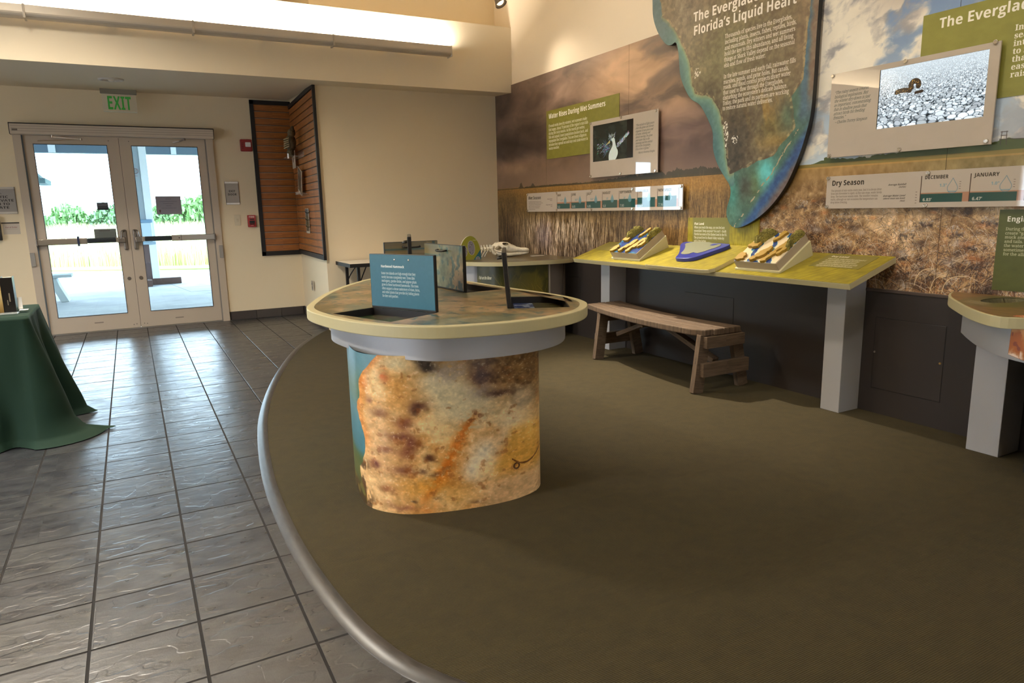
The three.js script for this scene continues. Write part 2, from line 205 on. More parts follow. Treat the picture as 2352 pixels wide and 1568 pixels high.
// ---------------------------------------------------------------- entrance doors
{
  const t = struct('trim_1', [0, 0, ZB]);
  part('jamb', [span(-0.98, -0.905, 0, 2.24, -0.14, 0.03)], aluminium, t); part('jamb', [span(0.905, 0.98, 0, 2.24, -0.14, 0.03)], aluminium, t);
  part('head', span(-0.905, 0.905, 2.17, 2.24, -0.14, 0.02), aluminium, t);
  part('weatherstrip', span(-0.905, -0.893, 0, 2.17, -0.06, 0.02), std(0x6e7780, 0.6), t); part('weatherstrip', span(0.893, 0.905, 0, 2.17, -0.06, 0.02), std(0x8a837b, 0.6), t);
  part('threshold', span(-0.9, 0.9, 0, 0.0105, -0.14, 0.0), steel, t); part('astragal', span(-0.012, 0.012, 0.015, 2.165, -0.06, -0.046), std(0x3a3734, 0.6), t);
  for (const s of [-1, 1]) part('strike_box', rspan(s * 0.955 - 0.022, s * 0.955 + 0.022, 0.78, 0.93, 0.03, 0.055, 0.004), std(0x9a958e, 0.45), t);
  const pane = phys(0xffffff, 0, { transmission: 1, thickness: 0, ior: 1.5, color: 0xeaf4f6 });
  for (const s of [-1, 1]) {
    const d = struct(s < 0 ? 'door_1' : 'door_2', [0, 0, ZB]);
    const sx = (a, b, ...r) => span(Math.min(s * a, s * b), Math.max(s * a, s * b), ...r), rx = (a, b, ...r) => rspan(Math.min(s * a, s * b), Math.max(s * a, s * b), ...r);
    part('leaf', plateXY(rect(Math.min(s * 0.0015, s * 0.893), Math.max(s * 0.0015, s * 0.893), 0.0125, 2.17), -0.045, 0, { holes: [rect(Math.min(s * 0.122, s * 0.806), Math.max(s * 0.122, s * 0.806), 0.195, 2.08)], r: 0.002 }), aluminium, d);
    const beads = [sx(0.118, 0.124, 0.19, 2.085, -0.02, 0.004), sx(0.804, 0.81, 0.19, 2.085, -0.02, 0.004), sx(0.124, 0.804, 2.078, 2.085, -0.02, 0.004), sx(0.124, 0.804, 0.19, 0.197, -0.02, 0.004)];
    part('gasket', beads, std(0x3a3c42, 0.6), d);
    part('pane', sx(0.122, 0.806, 0.195, 2.08, -0.026, -0.022), pane, d);
    const bar = part('push_bar', [rx(0.425, 0.9, 1.005, 1.072, 0.03, 0.075, 0.006), rx(0.118, 0.15, 1.012, 1.066, 0.03, 0.075, 0.004), sx(0.44, 0.5, 1.015, 1.06, 0, 0.04), sx(0.82, 0.88, 1.015, 1.06, 0, 0.04)], steel, d);
    part('end_cap', rx(0.884, 0.906, 0.998, 1.078, 0, 0.08, 0.008), darkSteel, bar); part('push_pad', rx(0.145, 0.425, 1.012, 1.066, 0.02, 0.088, 0.01), std(0x20282d, 0.4), bar);
    part('button', [sx(0.5, 0.512, 1.032, 1.044, 0.07, 0.079)], black, bar);
    if (s < 0) part('tie', rspan(-0.52, -0.5, 0.985, 1.09, 0.02, 0.09, 0.004), std(0x1f2c52, 0.6), bar);
    else part('seam', span(0.527, 0.531, 1.003, 1.074, 0.03, 0.0765), black, bar);
    const h = part('lever_plate', [rx(0.03, 0.072, 0.92, 1.15, 0, 0.03, 0.012), rx(0.045, 0.13, 1.0, 1.07, 0.01, 0.07, 0.014), tube([[s * 0.05, 1.14, 0.02], [s * 0.075, 1.13, 0.05], [s * 0.08, 1.09, 0.06], [s * 0.09, 1.05, 0.06]], 0.013, 16)], darkSteel, d); h.userData.label = 'bent steel end of the push bar';
    part('lock_cylinder', [new THREE.CylinderGeometry(0.019, 0.021, 0.012, 24).rotateX(Math.PI / 2).translate(s * 0.061, 0.59, 0.004)], darkSteel, d);
    part('screw', [[0.1, 2.13], [0.04, 0.055], [0.07, 0.05]].map(([x, y]) => new THREE.CylinderGeometry(0.006, 0.006, 0.003, 10).rotateX(Math.PI / 2).translate(s * x, y, 0.001)), darkSteel, d);
    part('scuff', box(0.09, 0.012, 0.0006, s * 0.42, s < 0 ? 0.105 : 0.09, 0.0003), std(0x8d8074, 0.8), d);
  }
  const o = thing('door_operator', 'long ribbed aluminium door operator box above the glass doors', 'door operator', [0, 2.17, ZB]);
  part('housing', [rspan(-0.985, 0.985, 0, 0.105, 0.02, 0.13, 0.004)], std(0xcdbfae, 0.42, { metalness: 0.2 }), o);
  part('rib', [0.03, 0.055, 0.08].map((y) => span(-0.97, 0.98, y, y + 0.003, 0.129, 0.132)), std(0x8f8377, 0.6), o);
  part('top_cap', span(-0.99, 0.99, 0.105, 0.114, 0, 0.134), dark, o); part('end_plate', span(-0.99, -0.984, 0, 0.106, 0.02, 0.132), dark, o); part('end_plate', span(0.984, 0.99, 0, 0.106, 0.02, 0.132), dark, o);
  part('sensor', rspan(-0.965, -0.915, 0.035, 0.052, 0.129, 0.137, 0.004), darkSteel, o);
  part('arm', [bar([-0.62, -0.02, 0.09], [-0.36, -0.035, 0.05], 0.018, 0.01), bar([-0.36, -0.035, 0.05], [-0.76, -0.06, 0.015], 0.014, 0.008), new THREE.CylinderGeometry(0.012, 0.012, 0.03, 12).translate(-0.62, -0.012, 0.09), new THREE.CylinderGeometry(0.014, 0.014, 0.02, 12).translate(-0.36, -0.035, 0.05)], chrome, o);
  part('arm', [bar([0.67, -0.012, 0.1], [0.62, -0.03, 0.05], 0.02, 0.012), bar([0.62, -0.03, 0.05], [0.55, -0.045, 0.015], 0.016, 0.01), new THREE.CylinderGeometry(0.014, 0.014, 0.03, 12).translate(0.67, -0.01, 0.1)], darkSteel, o);
}
// notices taped to the glass, seen from behind
const paper = (name, label, x0, x1, y0, y1, hex, draw, turn = 0) => { const w = x1 - x0, h = y1 - y0; const m = tex(Math.round(w * 1400), Math.round(h * 1400), (c, W, H) => { c.fillStyle = css([(hex >> 16) & 255, (hex >> 8) & 255, hex & 255]); c.fillRect(0, 0, W, H); draw(c, W, H); }); const g = solo(name, box(w, h, 0.0012), printed(m, hex, 0.8, { transmission: 0.55 }), label, 'notice', [(x0 + x1) / 2, (y0 + y1) / 2, ZB - 0.02]); g.rotation.z = turn; return g; };
const mirrored = (c, W, f) => { c.save(); c.translate(W, 0); c.scale(-1, 1); f(); c.restore(); };
paper('paper_notice', 'white paper with faint printed lines taped on the second door pane', 0.304, 0.572, 1.312, 1.521, 0xc4bfc6, (c, W, H) => { mirrored(c, W, () => { c.fillStyle = 'rgba(70,66,76,0.55)'; [[0.38, 0.16, 0.24], [0.16, 0.3, 0.7], [0.32, 0.42, 0.4], [0.4, 0.54, 0.22], [0.2, 0.66, 0.6]].forEach(([x, y, w]) => { let p = x; while (p < x + w) { const l = 0.02 + 0.05 * rnd(); c.fillRect(p * W, y * H - 5, Math.min(l, x + w - p) * W, 5); p += l + 0.015; } }); }); c.fillStyle = 'rgba(120,84,70,0.8)'; c.beginPath(); c.moveTo(0.1 * W, 0.75 * H); c.lineTo(0.17 * W, 0.75 * H); c.lineTo(0.16 * W, 0.86 * H); c.lineTo(0.135 * W, 0.92 * H); c.lineTo(0.11 * W, 0.86 * H); c.fill(); });
paper('paper_notice', 'small dark sticker on the first door pane beside the closing edge', -0.292, -0.181, 1.375, 1.458, 0x6f7478, (c, W, H) => { c.fillStyle = 'rgba(190,200,215,0.5)'; c.fillRect(W * 0.1, H * 0.15, W * 0.8, H * 0.3); c.fillStyle = 'rgba(40,44,60,0.6)'; for (let i = 0; i < 5; i++) c.fillRect(W * (0.12 + 0.15 * i), H * 0.55, W * 0.1, H * 0.06); c.fillRect(0, H * 0.75, W, H * 0.25); });
paper('paper_notice', 'pale grey warning sheet tucked above the first push bar', -0.352, -0.135, 1.045, 1.164, 0x9ea49c, (c, W, H) => { mirrored(c, W, () => { line(c, 'WARNING', W * 0.28, H * 0.24, H * 0.17, '#7d6a66', { bold: true, width: W * 0.5 }); c.fillStyle = 'rgba(80,84,84,0.5)'; for (let i = 0; i < 4; i++) c.fillRect(W * 0.08, H * (0.36 + i * 0.13), W * (0.84 - 0.1 * (i % 2)), 4); }); });

// ---------------------------------------------------------------- fittings on the door wall
{
  const e = thing('exit_sign', 'clear hanging sign with green EXIT letters above the doors', 'exit sign', [0.056, 2.42, -9.0]);
  part('mount', rspan(-0.175, 0.175, 0.185, 0.238, -0.02, 0.02, 0.006), std(0x8b8576, 0.5), e);
  const font = await new FontLoader().loadAsync('fonts/droid/droid_sans_bold.typeface.json');
  part('acrylic_plate', box(0.33, 0.19, 0.008, 0, 0.092, 0), phys(0xf1f6ee, 0.05, { transparent: true, opacity: 0.1 }), e);
  { const g = new TextGeometry('EXIT', { font, size: 0.14, depth: 0.002, curveSegments: 3 }); g.computeBoundingBox(); const b = g.boundingBox; g.translate(-(b.min.x + b.max.x) / 2, 0, 0).scale(0.225 / (b.max.x - b.min.x), 1, 1).translate(0, 0.022, 0.0045); part('letters', g, std(0x3fae45, 0.4, { emissive: 0x2c8a30, emissiveIntensity: 0.06 }), e, 'green EXIT lettering'); }
  part('lower_rail', rspan(-0.16, 0.16, -0.006, 0.004, -0.006, 0.006, 0.002), std(0xd8d5c2, 0.3), e);
  const d = thing('recessed_downlight', 'round recessed downlight in the low ceiling above the exit sign', 'downlight', [0.0, 2.606, -8.08]);
  d.rotation.x = 0.048;
  part('trim_ring', new THREE.TorusGeometry(0.1, 0.014, 10, 40).rotateX(Math.PI / 2), std(0xd8d0c4, 0.4), d);
  part('reflector', new THREE.LatheGeometry([[0.09, 0], [0.07, 0.03], [0.05, 0.05], [0.001, 0.055]].map((p) => new THREE.Vector2(...p)), 32), std(0x55483c, 0.35, { metalness: 0.4 }), d);
  part('bulb', new THREE.SphereGeometry(0.035, 20, 12).translate(0, 0.012, 0), std(0xe8ddc8, 0.3), d);

  const red = std(0x9c2421, 0.4);
  const s = thing('fire_alarm_strobe', 'red alarm horn with a clear strobe lens beside the slatted panel', 'alarm', [1.352, 2.112, ZB]);
  part('housing', rspan(-0.066, 0.066, -0.07, 0.07, 0, 0.055, 0.01), red, s);
  part('strobe_lens', rspan(-0.014, 0.05, -0.02, 0.035, 0.05, 0.075, 0.008), phys(0xe8e4e2, 0.15, { clearcoat: 1 }), s);
  part('grille', [0, 1, 2, 3].map((i) => span(-0.056, -0.03, -0.04 + i * 0.02, -0.032 + i * 0.02, 0.054, 0.057)), std(0x6d1513, 0.5), s);
  const p = thing('fire_pull_station', 'red FIRE pull station under the alarm beside the slatted panel', 'fire alarm', [1.34, 1.209, ZB]);
  const pm = tex(256, 384, (c, W, H) => { c.fillStyle = '#b3302c'; c.fillRect(0, 0, W, H); line(c, 'FIRE', W * 0.12, H * 0.2, H * 0.2, '#f1e6df', { bold: true, width: W * 0.76 }); line(c, 'PULL DOWN', W * 0.3, H * 0.92, H * 0.06, '#f1e6df', { bold: true, width: W * 0.35 }); c.fillStyle = '#181414'; c.beginPath(); c.arc(W * 0.83, H * 0.88, 14, 0, 7); c.fill(); });
  part('housing', rbox(0.095, 0.146, 0.04, 0, 0, 0.02, 0.006), red, p); part('face', new THREE.BoxGeometry(0.088, 0.138, 0.004).translate(0, 0, 0.041), printed(pm, 0x9c2421, 0.35), p);
  part('handle', [rbox(0.062, 0.03, 0.018, 0, -0.01, 0.05, 0.005), rbox(0.05, 0.014, 0.01, 0, 0.022, 0.046, 0.003), rbox(0.06, 0.01, 0.012, 0, -0.035, 0.047, 0.003)], std(0x201d1d, 0.4), p);
  const w = thing('light_switch', 'blank cream wall plate beside the red pull station', 'switch', [1.179, 1.224, ZB]);
  part('plate', rbox(0.07, 0.128, 0.006, 0, 0, 0.003, 0.003), std(0xdccdae, 0.45), w); part('rocker', rbox(0.02, 0.03, 0.006, 0, 0, 0.008, 0.002), std(0xd4c5a5, 0.4), w);
  const signFrame = (name, label, x0, x1, y0, y1, draw, grey = '#b5aca0') => { const W = x1 - x0, H = y1 - y0, g = thing(name, label, 'sign', [(x0 + x1) / 2, (y0 + y1) / 2, ZB]); const m = tex(Math.round(W * 2200), Math.round(H * 2200), (c, a, b) => { c.fillStyle = grey; c.fillRect(0, 0, a, b); draw(c, a, b); }); part('plate', box(W, H, 0.006, 0, 0, 0.003), printed(m, 0x9b938a, 0.45), g); for (const k of [-1, 1]) part('rail', rbox(W, 0.022, 0.012, 0, k * (H / 2 - 0.012), 0.008, 0.003), std(0xd9d2c8, 0.3, { metalness: 0.4 }), g); for (const k of [-1, 1]) part('edge', box(0.004, H, 0.009, k * W / 2, 0, 0.0045), std(0x6f6860, 0.5), g); return g; };
  signFrame('wall_sign', 'grey framed sign reading EXIT DOOR beside the doors', 1.07, 1.222, 1.412, 1.686, (c, W, H) => { line(c, 'EXIT', W * 0.5, H * 0.46, H * 0.125, '#2a2522', { bold: true, align: 'center', width: W * 0.5 }); line(c, 'DOOR', W * 0.5, H * 0.6, H * 0.125, '#2a2522', { bold: true, align: 'center', width: W * 0.66 }); });
  signFrame('wall_sign', 'grey framed sign about operating the automatic door', -1.43, -1.034, 1.35, 1.632, (c, W, H) => { c.strokeStyle = '#2a2522'; c.lineWidth = 6; c.beginPath(); c.arc(W * 0.64, H * 0.22, 16, 0.4, 4.6); c.stroke(); c.beginPath(); c.moveTo(W * 0.62, H * 0.12); c.lineTo(W * 0.64, H * 0.2); c.lineTo(W * 0.67, H * 0.2); c.lineTo(W * 0.7, H * 0.27); c.stroke(); [['AUTOMATIC', 0.18, 0.72], ['TO ACTIVATE', 0.18, 0.78], ['SWITCH TO', 0.18, 0.66], ['OPERATE', 0.28, 0.58]].forEach(([t, x, w], i) => line(c, t, W * (0.86 - w + (i === 1 ? 0.1 : i === 3 ? -0.02 : i === 0 ? -0.02 : 0)), H * (0.41 + i * 0.13), H * 0.12, '#2a2522', { bold: true, width: W * w })); }, '#a39c94');
  const oo = thing('paper_notice', 'white out of order notice under a black strip on the door wall', 'notice', [-1.115, 1.2, ZB]);
  const om = tex(420, 300, (c, W, H) => { c.fillStyle = '#c6b9a8'; c.fillRect(0, 0, W, H); line(c, 'Out of Order', W * 0.14, H * 0.4, H * 0.2, '#8d5f5c', { bold: true, width: W * 0.72 }); c.fillStyle = '#8d7f74'; c.fillRect(W * 0.14, H * 0.5, W * 0.72, 5); });
  part('sheet', box(0.15, 0.11, 0.002, 0.005, -0.01, 0.002), printed(om, 0xc6b9a8, 0.7), oo); part('strip', box(0.16, 0.012, 0.006, 0, 0.055, 0.004), dark, oo);
  const cb = thing('push_plate_box', 'dark wall box below the automatic door sign', 'wall box', [-1.31, 1.2, ZB]);
  part('case', rbox(0.22, 0.25, 0.05, 0, 0, 0.025, 0.006), std(0x1e1a19, 0.45), cb); part('plate', rbox(0.17, 0.17, 0.006, 0, 0, 0.052, 0.003), std(0x6a625b, 0.35, { metalness: 0.6 }), cb);
  const ou = thing('power_outlet', 'brown outlet plate low on the short wall under the slatted panel', 'outlet', [1.85, 0.44, -8.42], ALCOVE);
  part('plate', rbox(0.07, 0.115, 0.006, 0, 0, 0.003, 0.003), std(0x8c7f70, 0.4), ou); part('socket', [rbox(0.032, 0.03, 0.004, 0, 0.022, 0.006, 0.002), rbox(0.032, 0.03, 0.004, 0, -0.022, 0.006, 0.002)], std(0x4c443c, 0.5), ou);
}

// ---------------------------------------------------------------- slatted display panels in the corner
const slatWood = [0, 1, 2].map((k) => std(0xffffff, 0.45, { map: tex(512, 256, (c, w, h) => pixels(c, w, h, (x, y) => { const g = fbm(x / 160 + k * 5, y / 5 + k * 9, 4), n = fbm(x / 60, y / 40 + k, 3), l = 0.72 + 0.35 * g + 0.2 * (n - 0.5); return [176 * l, 108 * l, 50 * l]; }), true, [1.2, 2.4]) }));
function slatPanel(label, pos, turn, w, y0, y1, sides) {
  const t = thing('slatted_panel', label, 'display panel', pos, turn);
  part('backing', span(0.01, w - 0.01, y0 + 0.01, y1 - 0.01, 0, 0.006), std(0x5b5049, 0.5), t);
  const n = 22, top = y1 - 0.045, bot = y0 + 0.05, step = (top - bot) / n, a = sides[0] ? 0.045 : 0.004, b = w - (sides[1] ? 0.045 : 0.004);
  const g = chamfered(b - a, step - 0.011, 0.013, 0.003); 
  for (let i = 0; i < n; i++) { part('slat', g.clone().rotateX(Math.PI / 2).translate((a + b) / 2, bot + (i + 0.5) * step, 0.006), slatWood[Math.floor(rnd() * 3)], t); part('groove_strip', span(a, b, bot + i * step - 0.006, bot + i * step - 0.0015, 0.006, 0.011), std(0xb1a08c, 0.35, { metalness: 0.6 }), t); }
  const fr = [span(0, w, y1 - 0.045, y1, 0, 0.028), span(0, w, y0, y0 + 0.05, 0, 0.028)]; if (sides[0]) fr.push(span(0, 0.045, y0, y1, 0, 0.028)); if (sides[1]) fr.push(span(w - 0.045, w, y0, y1, 0, 0.028));
  fr.forEach((q) => part('frame_bar', q, frameBlack, t));
  return t;
}
slatPanel('wood slat panel in a black frame on the door wall', [1.432, 0, ZB], 0, 0.478, 0.775, 2.645, [true, false]);
slatPanel('wood slat panel in a black frame on the short wall with small displays', [1.908, 0, ZB + 0.03], ALCOVE, 1.66, 0.79, 2.6, [false, true]);
{
  // positions along the short wall, as distances from its inner corner
  const on = (name, label, cat, d, y) => thing(name, label, cat, [1.912 - 0.0494 * d, y, ZB + 0.9988 * d], ALCOVE);
  const fur = tex(256, 256, (c, w, h) => pixels(c, w, h, (x, y) => { const l = 0.5 + 0.8 * fbm(x / 10, y / 16, 4); return [98 * l, 80 * l, 52 * l]; }), true);
  const b = on('carved_figure', 'brown ribbed animal carving mounted high on the slat panel', 'figure', 0.7, 1.93);
  const rough = std(0xffffff, 0.75, { map: fur, bumpMap: fur, bumpScale: 0.01 });
  const lump = (rx, ry, rz, x, y, z, s = 1) => { const g = new THREE.SphereGeometry(1, 20, 14), p = g.attributes.position; for (let i = 0; i < p.count; i++) { const k = 0.8 + 0.4 * fbm(p.getX(i) * 3 + 9 * s, p.getY(i) * 3 + p.getZ(i) * 2 + 5 * s, 3); p.setXYZ(i, p.getX(i) * rx * k, p.getY(i) * ry * k, p.getZ(i) * rz * k); } g.computeVertexNormals(); return g.translate(x, y, z); };
  part('body', [lump(0.07, 0.09, 0.06, 0, 0.16, 0.13, 2)], rough, b); part('head', [lump(0.045, 0.05, 0.045, 0.03, 0.27, 0.12, 3), lump(0.02, 0.035, 0.02, 0.05, 0.31, 0.11, 4)], rough, b); part('tail', [lump(0.1, 0.05, 0.04, -0.02, 0.05, 0.14, 5)], rough, b);
  for (let i = 0; i < 5; i++) part('rib', tube([[-0.07 + i * 0.004, 0.11 + i * 0.022, 0.15], [0, 0.1 + i * 0.024, 0.205], [0.07, 0.12 + i * 0.022, 0.16]], 0.008, 10, 6), std(0xa08a62, 0.55), b);
  part('shelf', [span(-0.2, 0.2, -0.004, 0.004, 0.02, 0.2), span(-0.2, 0.2, -0.004, 0.06, 0.02, 0.026)], phys(0xe6dfd4, 0.08, { transparent: true, opacity: 0.3 }), b); part('clip', rspan(0.17, 0.2, -0.03, 0.03, 0.19, 0.21, 0.004), chrome, b);
  const cardTex = tex(128, 256, (c, W, H) => { c.fillStyle = '#c2ad98'; c.fillRect(0, 0, W, H); c.fillStyle = '#7c5f47'; c.beginPath(); c.ellipse(W * 0.45, H * 0.55, 30, 44, 0.3, 0, 7); c.fill(); c.fillStyle = '#5d4635'; c.fillRect(W * 0.3, H * 0.2, W * 0.4, 12); });
  const k = on('picture_card', 'pale card with a brown blot beside the carved figure', 'card', 0.37, 1.945); part('card', box(0.22, 0.24, 0.006, 0, 0, 0.06), printed(cardTex, 0xb8a592, 0.6), k); part('holder', box(0.2, 0.01, 0.05, 0, -0.1, 0.033), phys(0xe6dfd4, 0.1, { transparent: true, opacity: 0.35 }), k);
  const photoTex = (a, b2) => tex(192, 512, (c, W, H) => { pixels(c, W, H, (x, y) => { const n = fbm(x / 34, y / 50 + a, 4), m = sst(n, 0.35, 0.65); return mixc(a > 3 ? [60, 62, 40] : [62, 46, 36], y < H * 0.3 ? b2 : [110, 96, 70], m); }); c.fillStyle = '#cfc2ae'; c.fillRect(0, 0, W, 14); c.fillRect(0, H - 46, W, 46); c.fillRect(0, 0, 12, H); c.fillRect(W - 12, 0, 12, H); });
  const f = on('display_photo', 'brown photo sheet leaning in a clear holder at mid height', 'photo', 0.76, 1.52); f.rotation.y = ALCOVE; { const g = part('photo', box(0.24, 0.29, 0.004, 0, 0.145, 0.07), printed(photoTex(1, [128, 116, 102]), 0xcabda8, 0.35), f); g.rotation.z = -0.32; g.position.set(-0.05, 0, 0); part('holder', [span(-0.2, 0.14, -0.012, -0.004, 0.01, 0.1), span(-0.2, 0.14, -0.012, 0.02, 0.096, 0.1)], phys(0xe6dfd4, 0.1, { transparent: true, opacity: 0.35 }), f); part('hook', [tube([[0.16, -0.02, 0.02], [0.16, -0.03, 0.08], [0.16, 0.0, 0.1]], 0.004, 10, 6), tube([[0.24, -0.02, 0.02], [0.24, -0.03, 0.08], [0.24, 0.0, 0.1]], 0.004, 10, 6)], chrome, f); }
  const g = on('display_photo', 'narrow green and blue photo strip low on the slat panel', 'photo', 0.83, 1.06); part('photo', box(0.22, 0.285, 0.004, 0, 0.142, 0.03), printed(photoTex(5, [120, 130, 150]), 0xcabda8, 0.35), g); for (let i = 0; i < 3; i++) part('hook', tube([[0.14, 0.075 + i * 0.08, 0.01], [0.14, 0.075 + i * 0.08, 0.06], [0.14, 0.09 + i * 0.08, 0.075]], 0.004, 8, 6), black, g);
}
// ---------------------------------------------------------------- the printed mural along the long wall: x is the place along the wall, y the height
const AWAY = -Math.PI / 2;                        // things on this wall face the room
function muralColor(z, y) {
  const n = fbm(z * 2.2 + 40, y * 3.2, 5), n2 = fbm(z * 6 + 3, y * 7 + 50, 4), wisp = fbm(z * 1.3 + n * 1.5, y * 4.5 + 20, 5), g = (cz, cy, rz, ry) => Math.exp(-(((z - cz) / rz) ** 2) - ((y - cy) / ry) ** 2);
  let c; const hz = 1.522;
  if (z < -3.55) {
    const top = hz + 0.006 * vnoise(z * 9, 3);
    if (y > top) {
      const wx = z * 1.5 + 1.6 * fbm(z * 1.1 + 5, y * 2.4, 4), wy = y * 4.2 + 1.6 * fbm(z * 1.2 + 60, y * 2.6 + 9, 4), cl = fbm(wx, wy, 6), cl2 = fbm(wx * 2.7 + 9, wy * 2.4, 5);
      c = mixc([136, 110, 90], [124, 102, 88], sst(y, 1.55, 2.6));
      c = mixc(c, [78, 62, 56], clamp(1.1 * g(-7.0, 1.97, 1.1, 0.17) * (0.6 + 0.9 * cl), 0, 1));
      c = mixc(c, [92, 76, 68], clamp(0.8 * g(-7.4, 2.35, 0.5, 0.2), 0, 1));
      c = mixc(c, [188, 152, 118], clamp(1.5 * g(-4.95, 2.42, 0.62, 0.26) * sst(cl, 0.36, 0.62), 0, 1));
      c = mixc(c, [168, 134, 106], clamp(1.1 * g(-4.35, 2.15, 0.5, 0.14) * sst(cl2, 0.38, 0.62), 0, 1));
      c = mixc(c, [96, 72, 66], clamp(g(-4.0, 1.78, 0.85, 0.26) * 0.95, 0, 1));
      c = mixc(c, [82, 60, 58], clamp(g(-3.95, 1.88, 0.9, 0.045) * 0.7, 0, 1));
      c = mixc(c, [150, 120, 94], clamp(g(-7.2, 1.74, 0.9, 0.06) * (0.2 + 1.1 * n2), 0, 1));
      const d = ((cl - 0.5) * 120 + (cl2 - 0.5) * 50) * sst(y, 1.55, 1.9) + (n2 - 0.5) * 14 + (wisp - 0.5) * 24; c = [c[0] + d, c[1] + d * 0.86, c[2] + d * 0.76];
    } else {
      const q = fbm(z * 7 + 3, y * 6, 3), s1 = vnoise(z * 130 + q * 8, y * 8 + q * 3), s2 = vnoise(z * 45 + 9 + q * 5, y * 5 + 7), s3 = vnoise(z * 250, y * 26), t = clamp((hz - y) / 0.72, 0, 1);
      c = mixc([152, 112, 52], [118, 90, 46], sst(t, 0, 0.25)); c = mixc(c, [98, 74, 48], sst(t, 0.3, 1));
      c = mixc(c, [176, 130, 58], 0.5 * g(-4.2, 1.44, 0.6, 0.07));
      c = mixc(c, [96, 80, 48], sst(z, -6.2, -7.5) * 0.55 * sst(t, 0, 0.25));
      const wet = sst(y, 1.3, 1.1) * clamp(1.1 * g(-6.2, 1.0, 0.95, 0.34), 0, 1);
      c = mixc(c, [206, 188, 164], clamp(1.25 * wet, 0, 1) * sst(s1 * 0.7 + s3 * 0.3 + s2 * 0.4, 0.5, 0.95));
      c = mixc(c, [150, 132, 150], 0.6 * wet * g(-6.5, 1.0, 0.2, 0.2));
      c = mixc(c, [66, 48, 34], clamp(g(-7.3, 0.95, 0.28, 0.4) * 0.9 + g(-5.8, 0.85, 0.3, 0.15) * 0.6 + g(-5.0, 1.1, 0.25, 0.14) * 0.45, 0, 1));
      const d = (s1 - 0.5) * 60 + (s3 - 0.5) * 50 + (s2 - 0.5) * 30 + (fbm(z * 8, y * 7, 3) - 0.5) * 50; const fg = (fbm(z * 70, y * 90, 3) - 0.5) * 46, k = sst(t, 0.05, 0.45) * 0.85 + 0.15; c = [c[0] + fg, c[1] + fg * 0.85, c[2] + fg * 0.5]; c = [c[0] + d * k, c[1] + d * k * 0.86, c[2] + d * k * 0.6];
    }
    const bush = sst(z, -5.7, -4.6) * 0.035 + 0.012 * (z > -6.9 ? 1 : 0.2), h = hz - 0.006 + bush * (0.3 + 0.6 * vnoise(z * 9, 1) + 0.5 * vnoise(z * 38, 2) + 0.3 * vnoise(z * 110, 5)) + 0.055 * (g(-6.98, y, 0.035, 9) + 0.6 * g(-6.72, y, 0.03, 9)) * (0.7 + 0.5 * vnoise(z * 80, y * 80));
    if (y > hz - 0.012 && y < h) c = mixc(c, [58, 52, 36], 0.85 * (0.7 + 0.5 * n2));
  } else {
    const top = 1.53;
    if (y > top) {
      const up = sst(y, 1.55, 2.5), blue = mixc([188, 202, 214], [112, 138, 178], up), warp = fbm(z * 2 + 7, y * 2, 4), cl = fbm(z * 2.6 + warp * 2.4 + 11, y * 3.8 + warp * 1.6 + 5, 7), fine = fbm(z * 13 + cl * 5, y * 16 + warp * 4, 5), big = g(-3.0, 2.32, 0.26, 0.26) * 0.24 + g(-2.62, 2.5, 0.3, 0.2) * 0.12 + g(-2.35, 2.22, 0.35, 0.16) * 0.18 + g(-2.85, 1.95, 0.3, 0.2) * 0.14 + 0.07 + 0.08 * sst(y, 1.9, 1.6) - 0.22 * g(-2.66, 2.28, 0.1, 0.2) - 0.18 * g(-2.97, 2.1, 0.22, 0.06) - 0.2 * g(-2.9, 2.6, 0.5, 0.05);
      const m = sst(cl + big + 0.16 * (fine - 0.5), 0.49, 0.6), sh = fbm(z * 5 + 30, y * 7 + cl * 4, 6);
      let w = mixc([158, 156, 160], [240, 232, 216], sst(sh + 0.5 * (cl - 0.5) + 0.5 * (fine - 0.5), 0.32, 0.62)); w = mixc(w, [152, 138, 132], clamp(g(-2.3, 2.42, 0.42, 0.13) * 1.1, 0, 1) * (0.4 + 0.6 * n)); w = mixc(w, [158, 166, 178], 0.8 * sst(z, -2.4, -2.0) * sst(y, 1.9, 1.7) * sst(fine, 0.4, 0.6));
      c = mixc(blue, w, m); const d = (n2 - 0.5) * 18; c = [c[0] + d, c[1] + d, c[2] + d];
    } else {
      const s = fbm(z * 40, y * 26, 4), b = fbm(z * 9 + 4, y * 9, 4), pt = fbm(z * 3.2 + 2, y * 5 + 3, 3), t = clamp((top - y) / 0.75, 0, 1);
      c = mixc([168, 132, 76], [150, 116, 70], sst(t, 0, 0.2)); c = mixc(c, [150, 110, 74], sst(t, 0.2, 1)); c = mixc(c, [120, 112, 66], 0.6 * sst(z, -2.9, -2.0) * sst(t, 0.28, 0.1)); c = mixc(c, [214, 182, 140], 0.8 * sst(pt, 0.5, 0.68) * sst(t, 0.2, 0.4)); c = mixc(c, [84, 60, 44], 0.75 * sst(pt, 0.44, 0.28) * sst(t, 0.2, 0.5));
      const d = ((s - 0.5) * 130 + (b - 0.5) * 110) * (0.25 + 0.75 * sst(t, 0, 0.35)); c = [c[0] + d, c[1] + d * 0.94, c[2] + d * 0.84];
      c = mixc(c, [58, 44, 36], sst(z, -2.7, -3.6) * sst(y, 0.98, 0.78) * 0.9);
    }
    const h = top + (z > -3.05 ? 0.006 + 0.03 * sst(z, -2.95, -2.2) + 0.012 * vnoise(z * 16, 4) + 0.012 * vnoise(z * 60, y * 60) : 0) + 0.02 * g(-3.06, y, 0.05, 9);
    if (y > top - 0.02 && y < h) c = mixc([92, 104, 52], [60, 70, 36], n2);
    if (y <= top && y > top - 0.03) c = mixc(c, [196, 148, 72], 0.5);
  }
  return c;
}
